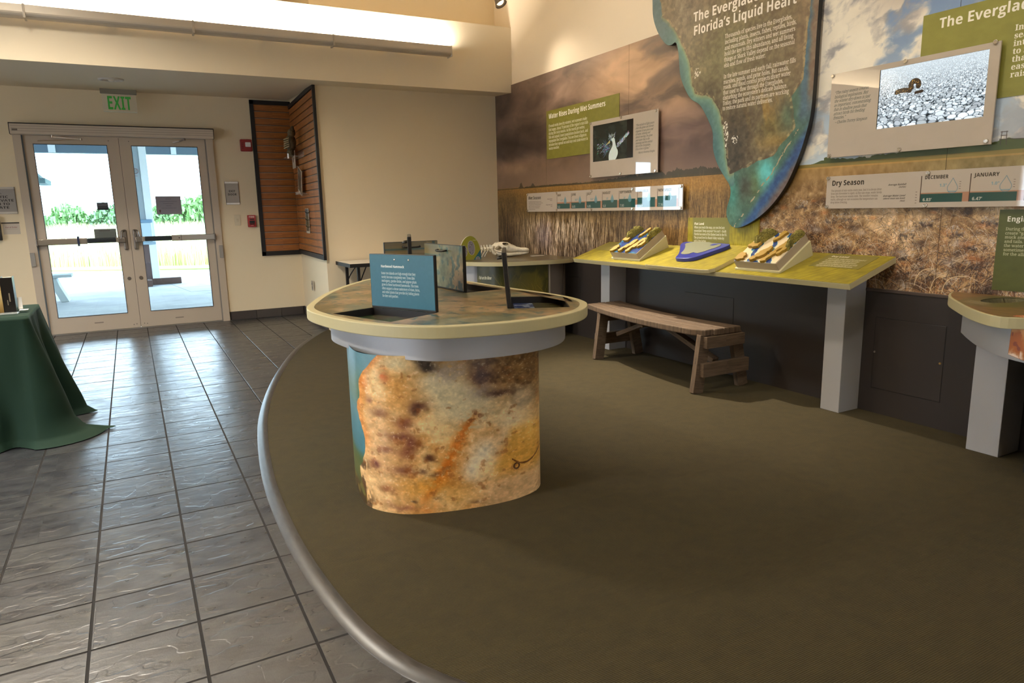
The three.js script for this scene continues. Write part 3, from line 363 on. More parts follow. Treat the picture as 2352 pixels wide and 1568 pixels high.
const MURAL = thing('wall_mural', 'floor to ceiling photographic mural of storm clouds, marsh and dry grassland', 'mural', [XM, 0, 0], AWAY);
{
  const cuts = [-7.56, -6.435, -5.05, -3.66, -2.28, -0.9], y0 = 0.772, y1 = 2.648, ppm = 720;
  for (let k = 0; k < 5; k++) {
    const z0 = cuts[k], z1 = cuts[k + 1], W = Math.round((z1 - z0) * ppm), H = Math.round((y1 - y0) * ppm), X = (z) => (z - z0) * ppm, Y = (y) => (y1 - y) * ppm;
    const map = tex(W, H, (c) => {
      pixels(c, W, H, (i, j) => muralColor(z0 + i / ppm, y1 - j / ppm));
      c.lineCap = 'round';
      if (k < 3) for (let i = 0; i < 1500; i++) { // upright sedge stems
        const z = rr(z0, z1), y = 0.75 + 0.6 * Math.pow(rnd(), 1.2), l = rr(0.05, 0.22); if (z > -3.6) continue; const wet = Math.exp(-(((z + 6.3) / 0.9) ** 2)) * sst(y, 1.2, 0.95);
        c.strokeStyle = rnd() < 0.45 ? css([74, 54, 34], 0.35) : css(rnd() < wet ? [222, 204, 178] : [188, 150, 84], 0.3); c.lineWidth = rr(0.8, 2.2); c.beginPath(); c.moveTo(X(z), Y(y)); c.quadraticCurveTo(X(z + rr(-0.01, 0.01)), Y(y + l / 2), X(z + rr(-0.025, 0.025)), Y(y + l)); c.stroke();
      }
      if (k >= 2) {
        const stone = (z, y, r) => { r *= rr(0.5, 1.1); for (let q = 0; q < 16; q++) { c.fillStyle = css([48, 34, 28], 0.35); c.beginPath(); c.ellipse(X(z + rr(-1, 1) * r * 1.3), Y(y - r * rr(0.3, 1)), rr(4, 12), rr(2, 6), rnd() * 3, 0, 7); c.fill(); } for (let q = 0; q < 40; q++) { const a = rnd() * 6.3, d = Math.sqrt(rnd()) * r, up = Math.sin(a) * d / r, l = 0.82 + 0.3 * up + rr(-0.15, 0.12); c.fillStyle = css([206 * l, 192 * l, 180 * l], rr(0.25, 0.6)); c.beginPath(); c.ellipse(X(z + Math.cos(a) * d * 1.5), Y(y + Math.sin(a) * d * 0.8), rr(2, 10) * r * 20, rr(1.5, 6) * r * 20, rnd() * 3, 0, 7); c.fill(); } };
        const straw = (n, lo, hi) => { for (let i = 0; i < n; i++) {
          const z = rr(z0 - 0.05, z1 + 0.05), t = rnd(), y = 0.74 + (hi - 0.74) * t; if (z < -3.7 || y < lo) continue; const near = 1 - t * 0.75, l = rr(0.04, 0.2) * near, a = rr(0.25, 2.9), b = rnd();
          c.strokeStyle = css(b < 0.36 ? [58, 42, 32] : b < 0.54 ? [164, 104, 58] : b < 0.8 ? [226, 186, 124] : [240, 230, 214], b < 0.36 ? 0.6 : 0.6); c.lineWidth = rr(0.8, 3.2) * near; c.beginPath(); c.moveTo(X(z), Y(y)); c.quadraticCurveTo(X(z + Math.cos(a) * l * 0.6), Y(y + Math.sin(a) * l * 0.8), X(z + Math.cos(a + rr(-0.5, 0.5)) * l), Y(y + Math.sin(a) * l * rr(0.5, 1))); c.stroke(); } };
        straw(2600, 0.7, 1.42);
        for (let i = 0; i < 900; i++) { const z = rr(z0, z1), y = rr(0.78, 1.46), r = rr(2, 9) * (1.55 - y); if (z < -3.7) continue; c.fillStyle = css(rnd() < 0.5 ? [232, 220, 202] : [52, 38, 30], 0.4); c.beginPath(); c.ellipse(X(z), Y(y), r * 1.6, r, rnd() * 3, 0, 7); c.fill(); }
        const rocks = () => { for (const [z, y, r] of [[-2.86, 1.2, 0.05], [-2.96, 1.19, 0.05], [-2.88, 1.03, 0.06], [-2.96, 1.0, 0.05], [-2.74, 0.95, 0.035], [-2.47, 1.11, 0.035], [-2.2, 1.12, 0.04], [-2.38, 0.92, 0.05], [-2.3, 0.88, 0.05], [-2.48, 0.97, 0.03], [-2.1, 0.95, 0.04], [-2.03, 1.18, 0.03], [-3.2, 1.28, 0.04], [-2.1, 1.04, 0.03], [-2.36, 1.17, 0.03], [-2.2, 0.84, 0.05], [-1.6, 1.0, 0.06], [-1.4, 1.2, 0.05]]) if (z > z0 - 0.1 && z < z1 + 0.1) stone(z, y, r); };
        c.fillStyle = css([60, 42, 28], 0.55); for (const [z, y] of [[-2.94, 0.95], [-2.8, 0.93], [-2.86, 0.91]]) { c.beginPath(); c.ellipse(X(z), Y(y), 34, 16, 0.2, 0, 7); c.fill(); }
        straw(1500, 0.7, 1.3); for (let i = 0; i < 170; i++) { const z = rr(z0, z1), y = rr(0.78, 1.36); if (z < -3.68) continue; const R = rr(0.02, 0.09) * ppm * (1.6 - y), gr = c.createRadialGradient(0, 0, 0, 0, 0, R), q = rnd(), col = q < 0.42 ? [46, 30, 22] : q < 0.72 ? [238, 206, 158] : q < 0.86 ? [206, 122, 58] : [214, 204, 200]; gr.addColorStop(0, css(col, 0.5)); gr.addColorStop(1, css(col, 0)); c.save(); c.translate(X(z), Y(y)); c.scale(1.7, 0.8); c.fillStyle = gr; c.fillRect(-R, -R, 2 * R, 2 * R); c.restore(); }
        rocks(); straw(1300, 0.7, 1.22);
        if (k === 3 || k === 4) { c.strokeStyle = css([236, 214, 170], 0.8); c.lineWidth = 4; for (const [z, y, w, h] of [[-2.36, 0.86, 0.07, 0.06], [-2.28, 0.8, 0.05, 0.09], [-2.2, 0.83, 0.08, 0.06]]) { c.beginPath(); c.moveTo(X(z - w / 2), Y(y - 0.05)); c.quadraticCurveTo(X(z - w * 0.4), Y(y + h), X(z + w), Y(y + h * 0.8)); c.stroke(); } }
        // the lookout tower far away in the print
        c.strokeStyle = css([70, 58, 54], 0.9); c.lineWidth = 2.5; const tz = -2.005; c.beginPath(); for (const s of [-0.014, 0.014]) { c.moveTo(X(tz + s), Y(1.555)); c.lineTo(X(tz + s * 0.8), Y(1.62)); } c.moveTo(X(tz - 0.016), Y(1.618)); c.lineTo(X(tz + 0.016), Y(1.618)); c.moveTo(X(tz - 0.014), Y(1.6)); c.lineTo(X(tz + 0.014), Y(1.6)); c.moveTo(X(tz - 0.02), Y(1.583)); c.lineTo(X(tz + 0.1), Y(1.577)); c.lineTo(X(tz + 0.3), Y(1.57)); c.stroke();
      }
    });
    part('panel', box(z1 - z0 - 0.0022, y1 - y0, 0.012, (z0 + z1) / 2, (y0 + y1) / 2, 0.007), printed(map, 0x6b5a4c, 0.42), MURAL);
  }
  // the printed green text boxes
  const textBox = (label, x0, x1, y0, y1, col, ppm2, draw) => { const W = Math.round((x1 - x0) * ppm2), H = Math.round((y1 - y0) * ppm2); const m = tex(W, H, (c) => { pixels(c, W, H, (i, j) => { const d = 14 * (fbm(i / 40, j / 30, 3) - 0.5) + 6 * (rnd() - 0.5); return [col[0] + d, col[1] + d, col[2] + d * 0.6]; }); draw(c, (z) => (z - x0) * ppm2, (y) => (y1 - y) * ppm2, ppm2); }); part('text_panel', box(x1 - x0, y1 - y0, 0.003, (x0 + x1) / 2, (y0 + y1) / 2, 0.0148), printed(m, 0x6f6a2c, 0.45), MURAL, label); };
  const cream = '#f3ebdc';
  textBox('olive green box headed Water Rises During Wet Summers', -6.413, -5.178, 1.79, 2.27, [126, 122, 46], 900, (c, X, Y, p) => { line(c, 'Water Rises During Wet Summers', X(-6.369), Y(2.19), 0.068 * p, cream, { bold: true, width: 0.985 * p }); para(c, ['If wood storks love dry winters, wet summers make', 'fish happy. About 70 percent of the region’s rain falls', 'during the rainy season. As the marsh get wetter,', 'fish and aquatic insect populations bounce back, and', 'repopulate the Everglades. You see fewer alligators', 'because they spread out and stay cool underwater in', 'warm weather.'], X(-6.371), Y(2.105), 0.0372 * p, 0.036 * p, cream, { font: 'serif', fit: 0.712 * p }); });
  textBox('olive green box headed The Everglades', -2.472, -1.0, 1.785, 2.271, [138, 134, 58], 760, (c, X, Y, p) => { line(c, 'The Everglades', X(-2.383), Y(2.186), 0.07 * p, cream, { bold: true, width: 0.51 * p }); para(c, ['In d', 'seas', 'into', 'to fe', 'that', 'easie', 'raise'], X(-2.005), Y(2.095), 0.0365 * p, 0.038 * p, cream, { font: 'serif', bold: true }); });
  textBox('dark green box headed Engineers', -1.984, -1.2, 0.823, 1.233, [84, 88, 30], 800, (c, X, Y, p) => { line(c, 'Engineers', X(-1.947), Y(1.173), 0.036 * p, cream, { bold: true }); para(c, ['During the d', 'create “gator', 'muck and pl', 'and tails. Fish', 'the water into', 'sometimes end', 'for the alligator'], X(-1.948), Y(1.13), 0.0212 * p, 0.02 * p, '#d9d2ae', { font: 'serif' }); });
}
{
  const b = struct('wall_right_base', [XM, 0, 0], AWAY);
  part('panelling', [span(-7.56, 0.6, 0, 0.762, 0, 0.03)], basePaint, b); part('ledge', rspan(-7.56, 0.6, 0.755, 0.772, 0, 0.036, 0.003), std(0x50443d, 0.4), b);
  for (const [x0, x1] of [[-2.604, -2.181], [-4.264, -3.74], [-6.2, -5.78]]) { part('access_panel', plateXY(rect(x0 + 0.003, x1 - 0.003, 0.168, 0.6), 0.026, 0.0325, { r: 0.0015 }), basePaint, b); part('panel_gap', plateXY(rect(x0, x1, 0.165, 0.603), 0.028, 0.0305, { holes: [rect(x0 + 0.0035, x1 - 0.0035, 0.1685, 0.5995)] }), black, b); if (x0 > -3 ) { for (const [lx, k] of [[x0 + 0.012, 0], [x1 - 0.018, 1]]) part('lock', new THREE.CylinderGeometry(0.006, 0.007, 0.006, 16).rotateX(Math.PI / 2).translate(lx, 0.39, 0.035), k ? std(0xc2a66a, 0.3, { metalness: 0.8 }) : steel, b); } }
}
// standing-off acrylic panels
const plateGrey = phys(0xffffff, 0.07, { specularIntensity: 1 });
function acrylic(name, label, cat, x0, x1, y0, y1, ppm, draw, hole) {
  const cx = (x0 + x1) / 2, cy = (y0 + y1) / 2, t = thing(name, label, cat, [XM, cy, cx], AWAY), W = Math.round((x1 - x0) * ppm), H = Math.round((y1 - y0) * ppm);
  const map = tex(W, H, (c) => { pixels(c, W, H, (i, j) => { const d = 5 * (fbm(i / 90, j / 60, 3) - 0.5); return [196 + d, 183 + d, 168 + d]; }); draw(c, (z) => (z - x0) * ppm, (y) => (y1 - y) * ppm, ppm); });
  const g = plateXY(rect(x0 - cx, x1 - cx, y0 - cy, y1 - cy), 0.036, 0.046, { r: 0.001, holes: hole ? [rect(hole[0] - cx, hole[1] - cx, hole[2] - cy, hole[3] - cy)] : [] });
  planeUV(g, 'x', 'y', x0 - cx, y0 - cy, x1 - x0, y1 - y0);
  part('plate', g, phys(0xffffff, 0.02, { map, transparent: true, opacity: 0.93, specularIntensity: 1, clearcoat: 0.6, clearcoatRoughness: 0.01 }), t);
  return { t, cx, cy };
}
function bolts({ t, cx, cy }, list) { for (const [x, y] of list) part('standoff_bolt', [new THREE.CylinderGeometry(0.011, 0.012, 0.008, 20).rotateX(Math.PI / 2).translate(x - cx, y - cy, 0.05), new THREE.CylinderGeometry(0.006, 0.006, 0.036, 12).rotateX(Math.PI / 2).translate(x - cx, y - cy, 0.029), new THREE.TorusGeometry(0.009, 0.002, 8, 20).translate(x - cx, y - cy, 0.053)], chrome, t); }
const ink = '#3d4a48';
{
  const a = acrylic('acrylic_display', 'frosted acrylic panel with a wading bird picture and a quotation beside the map', 'display panel', -5.585, -4.617, 1.561, 2.065, 950, (c, X, Y, p) => { para(c, ['“The miracle of light pours', 'over the green and brown', 'expanse of saw grass and', 'of water, shining and', 'slowly moving, the grass', 'and water that is the', 'meaning and the central', 'fact of the Everglades.', 'It is a river of grass.”'], X(-4.907), Y(1.957), 0.0246 * p, 0.0235 * p, ink, { font: 'serif', italic: true, fit: 0.24 * p }); line(c, '– Marjory Stoneman Douglas', X(-4.655), Y(1.957 - 0.0246 * 9.2), 0.021 * p, ink, { font: 'serif', italic: true, align: 'right', width: 0.225 * p }); }, [-5.541, -4.941, 1.704, 2.027]);
  bolts(a, [[-5.573, 2.054], [-5.11, 2.054], [-4.643, 2.053], [-5.573, 1.577], [-5.11, 1.577], [-4.64, 1.575]]);
  const bird = tex(720, 388, (c, W, H) => {
    pixels(c, W, H, (x, y) => { const l = 0.8 + 0.5 * (fbm(x / 90, y / 60, 3) - 0.5); return x > W * 0.84 ? [40 * l, 36 * l, 34 * l] : [52 * l, 58 * l, 52 * l]; });
    const feather = (x, y, a, l, w, col, al) => { c.save(); c.translate(x, y); c.rotate(a); c.fillStyle = css(col, al); c.beginPath(); c.moveTo(0, -w); c.quadraticCurveTo(l * 0.6, -w, l, 0); c.quadraticCurveTo(l * 0.6, w, 0, w); c.fill(); c.restore(); };
    for (let i = 0; i < 130; i++) { const t = rnd(), x = lerp(0.6, 0.87, t), y = lerp(0.64, 0.36, t) + rr(-0.05, 0.07) * (1 - 0.4 * t); feather(W * x, H * y, -0.7 + rr(-0.5, 0.5), rr(14, 40), rr(2, 5), [110 + 110 * rnd(), 135 + 100 * rnd(), 150 + 90 * rnd()], 0.75); }
    for (let i = 0; i < 9; i++) feather(W * 0.4, H * 0.66, Math.PI + 0.95 - i * 0.22, 120 + 20 * Math.sin(i), 13, [64, 78, 94], 0.95);
    for (let i = 0; i < 90; i++) feather(W * rr(0.12, 0.44), H * rr(0.52, 0.76), Math.PI + rr(-0.6, 0.5), rr(12, 34), rr(2, 5), [80 + 120 * rnd(), 105 + 110 * rnd(), 125 + 110 * rnd()], 0.6);
    c.fillStyle = css([206, 218, 214]); c.beginPath(); c.moveTo(W * 0.41, H); c.bezierCurveTo(W * 0.38, H * 0.82, W * 0.44, H * 0.74, W * 0.49, H * 0.64); c.bezierCurveTo(W * 0.51, H * 0.54, W * 0.49, H * 0.5, W * 0.46, H * 0.44); c.lineTo(W * 0.53, H * 0.4); c.bezierCurveTo(W * 0.57, H * 0.5, W * 0.56, H * 0.6, W * 0.61, H * 0.72); c.bezierCurveTo(W * 0.66, H * 0.82, W * 0.6, H * 0.95, W * 0.56, H); c.fill();
    for (let i = 0; i < 90; i++) feather(W * rr(0.4, 0.56), H * rr(0.32, 0.5), -1.6 + rr(-0.8, 0.7), rr(10, 36), rr(1, 3), [150 + 70 * rnd(), 180 + 50 * rnd(), 190 + 50 * rnd()], 0.75);
    for (let i = 0; i < 120; i++) feather(W * rr(0.42, 0.6), H * rr(0.55, 0.98), 1.6 + rr(-0.3, 0.3), rr(12, 40), rr(1, 3), [170 + 60 * rnd(), 190 + 50 * rnd(), 185 + 50 * rnd()], 0.35);
    c.fillStyle = '#b5a870'; c.beginPath(); c.moveTo(W * 0.43, H * 0.46); c.lineTo(W * 0.31, H * 0.6); c.lineTo(W * 0.44, H * 0.52); c.fill(); c.fillStyle = '#22282a'; c.beginPath(); c.arc(W * 0.455, H * 0.455, 5, 0, 7); c.fill();
  });
  part('picture_screen', new THREE.BoxGeometry(0.606, 0.329, 0.012).translate(-5.241 - a.cx, 1.8655 - a.cy, 0.034), printed(bird, 0x2a2624, 0.1, { emissive: 0xffffff, emissiveMap: bird, emissiveIntensity: 0.1 }), a.t, 'dark picture of a white bird with raised wings');

  const s = acrylic('acrylic_display', 'long frosted acrylic strip headed Wet Season with monthly water levels', 'display panel', -6.796, -4.306, 1.253, 1.452, 780, (c, X, Y, p) => {
    line(c, 'Wet Season', X(-6.765), Y(1.385), 0.045 * p, '#2c2a29', { bold: true, width: 0.27 * p });
    para(c, ['The amount of rain varies every year, but it is', 'always wetter from May to November. As the rain', 'falls, water levels rise. The hurricane season', 'begins. The weather is warm, and storms', 'build over the marsh in the afternoons,', 'most days of the season.'], X(-6.762), Y(1.357), 0.0165 * p, 0.0145 * p, '#5b534c', { font: 'serif', fit: 0.3 * p });
    line(c, 'Average Rainfall', X(-6.27), Y(1.377), 0.014 * p, '#4a443f', { italic: true, align: 'right' }); line(c, '(inches)', X(-6.27), Y(1.363), 0.013 * p, '#4a443f', { italic: true, align: 'right' }); line(c, 'Average Water Level', X(-6.27), Y(1.318), 0.014 * p, '#4a443f', { italic: true, align: 'right' }); line(c, '(feet)', X(-6.27), Y(1.303), 0.013 * p, '#4a443f', { italic: true, align: 'right' });
    const st = [-6.176, -5.911, -5.646, -5.39, -5.134, -4.875, -4.613, -4.352], nm = ['MAY', 'JUNE', 'JULY', 'AUGUST', 'SEPTEMBER', 'OCTOBER', 'NOVEMBER'], rain = ['4.3"', '8.5"', '8.4"', '8"', '8"', '4.5"', '1.6"'], lv = ['5.2', '6.65', '6.85', '6.8', '7.00', '7.25', '7.16'];
    c.fillStyle = 'rgba(176,124,96,0.8)'; c.fillRect(X(-6.176), Y(1.345), 1.82 * p, 0.064 * p);
    nm.forEach((m, i) => { const x = st[i], lev = 0.05 + 0.006 * i; c.fillStyle = '#2f5a58'; c.fillRect(X(x) + 3, Y(1.281 + lev), (st[i + 1] - x - 0.03) * p, lev * p); c.fillStyle = '#3b3431'; c.fillRect(X(x), Y(1.428), 3, 0.147 * p); line(c, m, X(x) + 9, Y(1.405), 0.03 * p, '#2c2a29', { bold: true }); line(c, lv[i], X(x) + 12, Y(1.288), 0.03 * p, '#c7d3cf'); line(c, rain[i], X(x) + 0.07 * p, Y(1.355), 0.026 * p, '#6f9aa4', { bold: true }); const dx = X(x) + 0.155 * p, dy = Y(1.365); c.fillStyle = 'rgba(104,156,172,0.8)'; c.beginPath(); c.moveTo(dx, dy - 0.038 * p); c.bezierCurveTo(dx + 0.01 * p, dy - 0.015 * p, dx + 0.024 * p, dy, dx + 0.024 * p, dy + 0.014 * p); c.arc(dx, dy + 0.014 * p, 0.024 * p, 0, Math.PI); c.bezierCurveTo(dx - 0.024 * p, dy, dx - 0.01 * p, dy - 0.015 * p, dx, dy - 0.038 * p); c.fill(); });
    c.fillStyle = '#3b3431'; c.fillRect(X(-4.352), Y(1.428), 3, 0.147 * p);
  });
  bolts(s, [-6.783, -6.18, -5.56, -4.94, -4.325].flatMap((x) => [[x, 1.437], [x, 1.268]]));

  const d = acrylic('acrylic_display', 'frosted acrylic panel with a lit video screen of pale stones', 'display panel', -3.002, -2.046, 1.56, 2.056, 950, (c, X, Y, p) => { para(c, ['“The rainy season creates', 'biological explosions. But', 'the winter dry-down is just', 'as important, concentrating', 'fish in shallow pools that', 'attract birds for feeding', 'frenzies.”'], X(-2.975), Y(1.936), 0.0246 * p, 0.0235 * p, ink, { font: 'serif', italic: true, fit: 0.243 * p }); line(c, '– Charles Torrey Simpson', X(-2.962), Y(1.936 - 0.0246 * 7.05), 0.0225 * p, ink, { font: 'serif', italic: true, width: 0.215 * p }); }, [-2.684, -2.097, 1.7, 2.026]);
  bolts(d, [[-2.994, 2.046], [-2.533, 2.048], [-2.07, 2.053], [-2.984, 1.572], [-2.53, 1.573], [-2.069, 1.577]]);
  const stones = tex(1024, 568, (c, W, H) => {
    c.fillStyle = '#20272b'; c.fillRect(0, 0, W, H);
    c.fillStyle = '#7c8b94'; c.fillRect(0, 0, W, H * 0.25);
    let y = -6, id = 0; while (y < H + 34) { const t = clamp(y / H, 0, 1), r = 4 + 30 * t * t + 9 * t; let x = -r - rnd() * r; while (x < W + r) { id++; const sz = rr(0.45, 1.25), w = r * sz * rr(0.8, 1.4), h = r * sz * rr(0.45, 0.75), l = rr(0.68, 1.06); c.save(); c.translate(x + w, y + rr(-r, r) * 0.5); c.rotate(rr(-0.5, 0.5)); const blob = (kx, ky, oy, col, al) => { c.fillStyle = css(col, al); c.beginPath(); for (let k = 0; k <= 10; k++) { const a = k / 10 * 6.283, q = 0.84 + 0.24 * vnoise(k % 10 * 1.7 + id, 3); c.lineTo(Math.cos(a) * w * q * kx, Math.sin(a) * h * q * ky + oy); } c.fill(); }; const dk = lerp(110, 34, t); blob(1.14, 1.2, h * 0.14, [dk, dk * 1.12, dk * 1.24], 0.8); blob(1, 1, 0, [136 * l, 152 * l, 162 * l], 1); blob(0.86, 0.76, -h * 0.15, [230 * l, 242 * l, 250 * l], 0.92); if (r > 14) for (let k = 0; k < 6; k++) { c.fillStyle = css([110, 122, 132], 0.24); c.beginPath(); c.ellipse(rr(-w, w) * 0.6, rr(-h, h) * 0.5, rr(1, 6), rr(1, 3), 0, 0, 7); c.fill(); } c.restore(); x += w * rr(1.3, 2.1); } y += r * 0.5; }
    const gr = c.createLinearGradient(0, 0, 0, H * 0.5); gr.addColorStop(0, 'rgba(214,226,232,0.55)'); gr.addColorStop(1, 'rgba(214,226,232,0)'); c.fillStyle = gr; c.fillRect(0, 0, W, H * 0.5);
    c.strokeStyle = '#2c2017'; c.lineWidth = 44; c.lineCap = 'round'; c.beginPath(); c.moveTo(W * 0.18, H * 0.42); c.quadraticCurveTo(W * 0.24, H * 0.38, W * 0.31, H * 0.42); c.stroke(); c.lineWidth = 50; c.beginPath(); c.arc(W * 0.355, H * 0.345, 38, 2.6, 6.6); c.stroke(); c.lineWidth = 26; c.beginPath(); c.moveTo(W * 0.37, H * 0.47); c.lineTo(W * 0.43, H * 0.46); c.stroke();
    for (let i = 0; i < 46; i++) { c.fillStyle = rnd() < 0.6 ? '#c9973e' : '#8a6a34'; const a = rnd(); c.beginPath(); if (a < 0.45) c.ellipse(W * rr(0.165, 0.31), H * rr(0.385, 0.45), rr(2, 6), rr(1.5, 3), 0.6, 0, 7); else { const th = rr(2.6, 6.6); c.ellipse(W * 0.355 + Math.cos(th) * rr(22, 58), H * 0.345 + Math.sin(th) * rr(22, 58), rr(2, 7), rr(1.5, 3.5), th, 0, 7); } c.fill(); }
  });
  part('reveal', [span(-2.7, -2.684, 1.684, 2.03, 0.03, 0.0455), span(-2.7, -2.097, 1.684, 1.7, 0.03, 0.0455)].map((g) => g.translate(-d.cx, -d.cy, 0)), std(0xbda98f, 0.5), d.t);
  part('video_screen', new THREE.BoxGeometry(0.587, 0.326, 0.012).translate(-2.3905 - d.cx, 1.863 - d.cy, 0.033), printed(stones, 0x18181a, 0.12, { color: 0x303030, emissive: 0xffffff, emissiveMap: stones, emissiveIntensity: 0.95 }), d.t, 'lit screen showing a dark coiled snake on pale stones');
  const sl = new THREE.RectAreaLight(0xdcecff, 0.3, 0.58, 0.32); sl.position.set(-2.3905 - d.cx, 1.863 - d.cy, 0.06); sl.rotation.y = Math.PI; sl.name = 'screen_glow'; d.t.add(sl);

  const q = acrylic('acrylic_display', 'long frosted acrylic strip headed Dry Season with monthly water levels', 'display panel', -2.992, -1.1, 1.248, 1.446, 900, (c, X, Y, p) => {
    line(c, 'Dry Season', X(-2.955), Y(1.388), 0.044 * p, '#262423', { bold: true, width: 0.222 * p });
    para(c, ['The amount of rain varies every year, but it is always drier', 'from late November to April. As the rain stops, water levels', 'drop. The hurricane season ends. The weather remains', 'warm, although on rare occasions the temperature can', 'drop below freezing.'], X(-2.957), Y(1.352), 0.0178 * p, 0.0165 * p, '#5f5249', { font: 'serif', fit: 0.34 * p });
    const R = (s, x, y, z = 0.0135) => line(c, s, X(x), Y(y), z * p, '#3a3532', { italic: true, bold: true, align: 'right' }); R('Average Rainfall', -2.475, 1.375); R('(inches)', -2.475, 1.361, 0.011); R('Average Water Level', -2.475, 1.312); R('(above mean sea level)', -2.475, 1.298, 0.012); R('(feet)', -2.475, 1.284, 0.011);
    c.fillStyle = '#5b4a42'; for (let i = 0; i < 5; i++) c.fillRect(X(-2.415), Y(1.335 - i * 0.015), 8, 2);
    const st = [-2.386, -2.125, -1.864, -1.603], nm = ['DECEMBER', 'JANUARY', 'FEBRUARY', 'MARCH'], wd = [0.128, 0.12, 0.13, 0.1], rain = ['1.3"', '1.0"', '1.5"', '2.0"'], lv = ['6.83’', '6.47’', '6.2', '5.9'];
    c.fillStyle = 'rgba(178,128,100,0.85)'; c.fillRect(X(-2.386), Y(1.328), 1.2 * p, 0.05 * p);
    nm.forEach((m, i) => { const x = st[i]; c.fillStyle = '#315652'; c.fillRect(X(x), Y(1.322), 0.225 * p, 0.045 * p); c.fillStyle = '#4d3c35'; c.fillRect(X(x) - 3, Y(1.42), 4, 0.143 * p); line(c, m, X(x + 0.016), Y(1.402), 0.025 * p, '#2a2625', { bold: true, width: wd[i] * p }); line(c, lv[i], X(x + 0.014), Y(1.283), 0.024 * p, '#c9ccc0', { bold: true, width: 0.05 * p }); line(c, rain[i], X(x + 0.1), Y(1.358), 0.022 * p, '#7fa0ae', { bold: true }); const dx = X(x + 0.17), dy = Y(1.362); c.strokeStyle = 'rgba(112,142,158,0.9)'; c.lineWidth = 2.5; c.beginPath(); c.moveTo(dx, dy - 0.04 * p); c.bezierCurveTo(dx + 0.012 * p, dy - 0.015 * p, dx + 0.027 * p, dy, dx + 0.027 * p, dy + 0.012 * p); c.arc(dx, dy + 0.012 * p, 0.027 * p, 0, Math.PI); c.bezierCurveTo(dx - 0.027 * p, dy, dx - 0.012 * p, dy - 0.015 * p, dx, dy - 0.04 * p); c.stroke(); for (let k = 0; k < 4; k++) c.fillRect(dx + 0.034 * p, dy - 0.02 * p + k * 0.012 * p, 8, 1.5); c.fillStyle = 'rgba(112,150,166,0.8)'; c.fillRect(dx - 0.022 * p, dy + 0.028 * p, 0.044 * p, 4); });
  });
  bolts(q, [-2.98, -2.352, -1.72].flatMap((x) => [[x, 1.434], [x, 1.26]]));
}
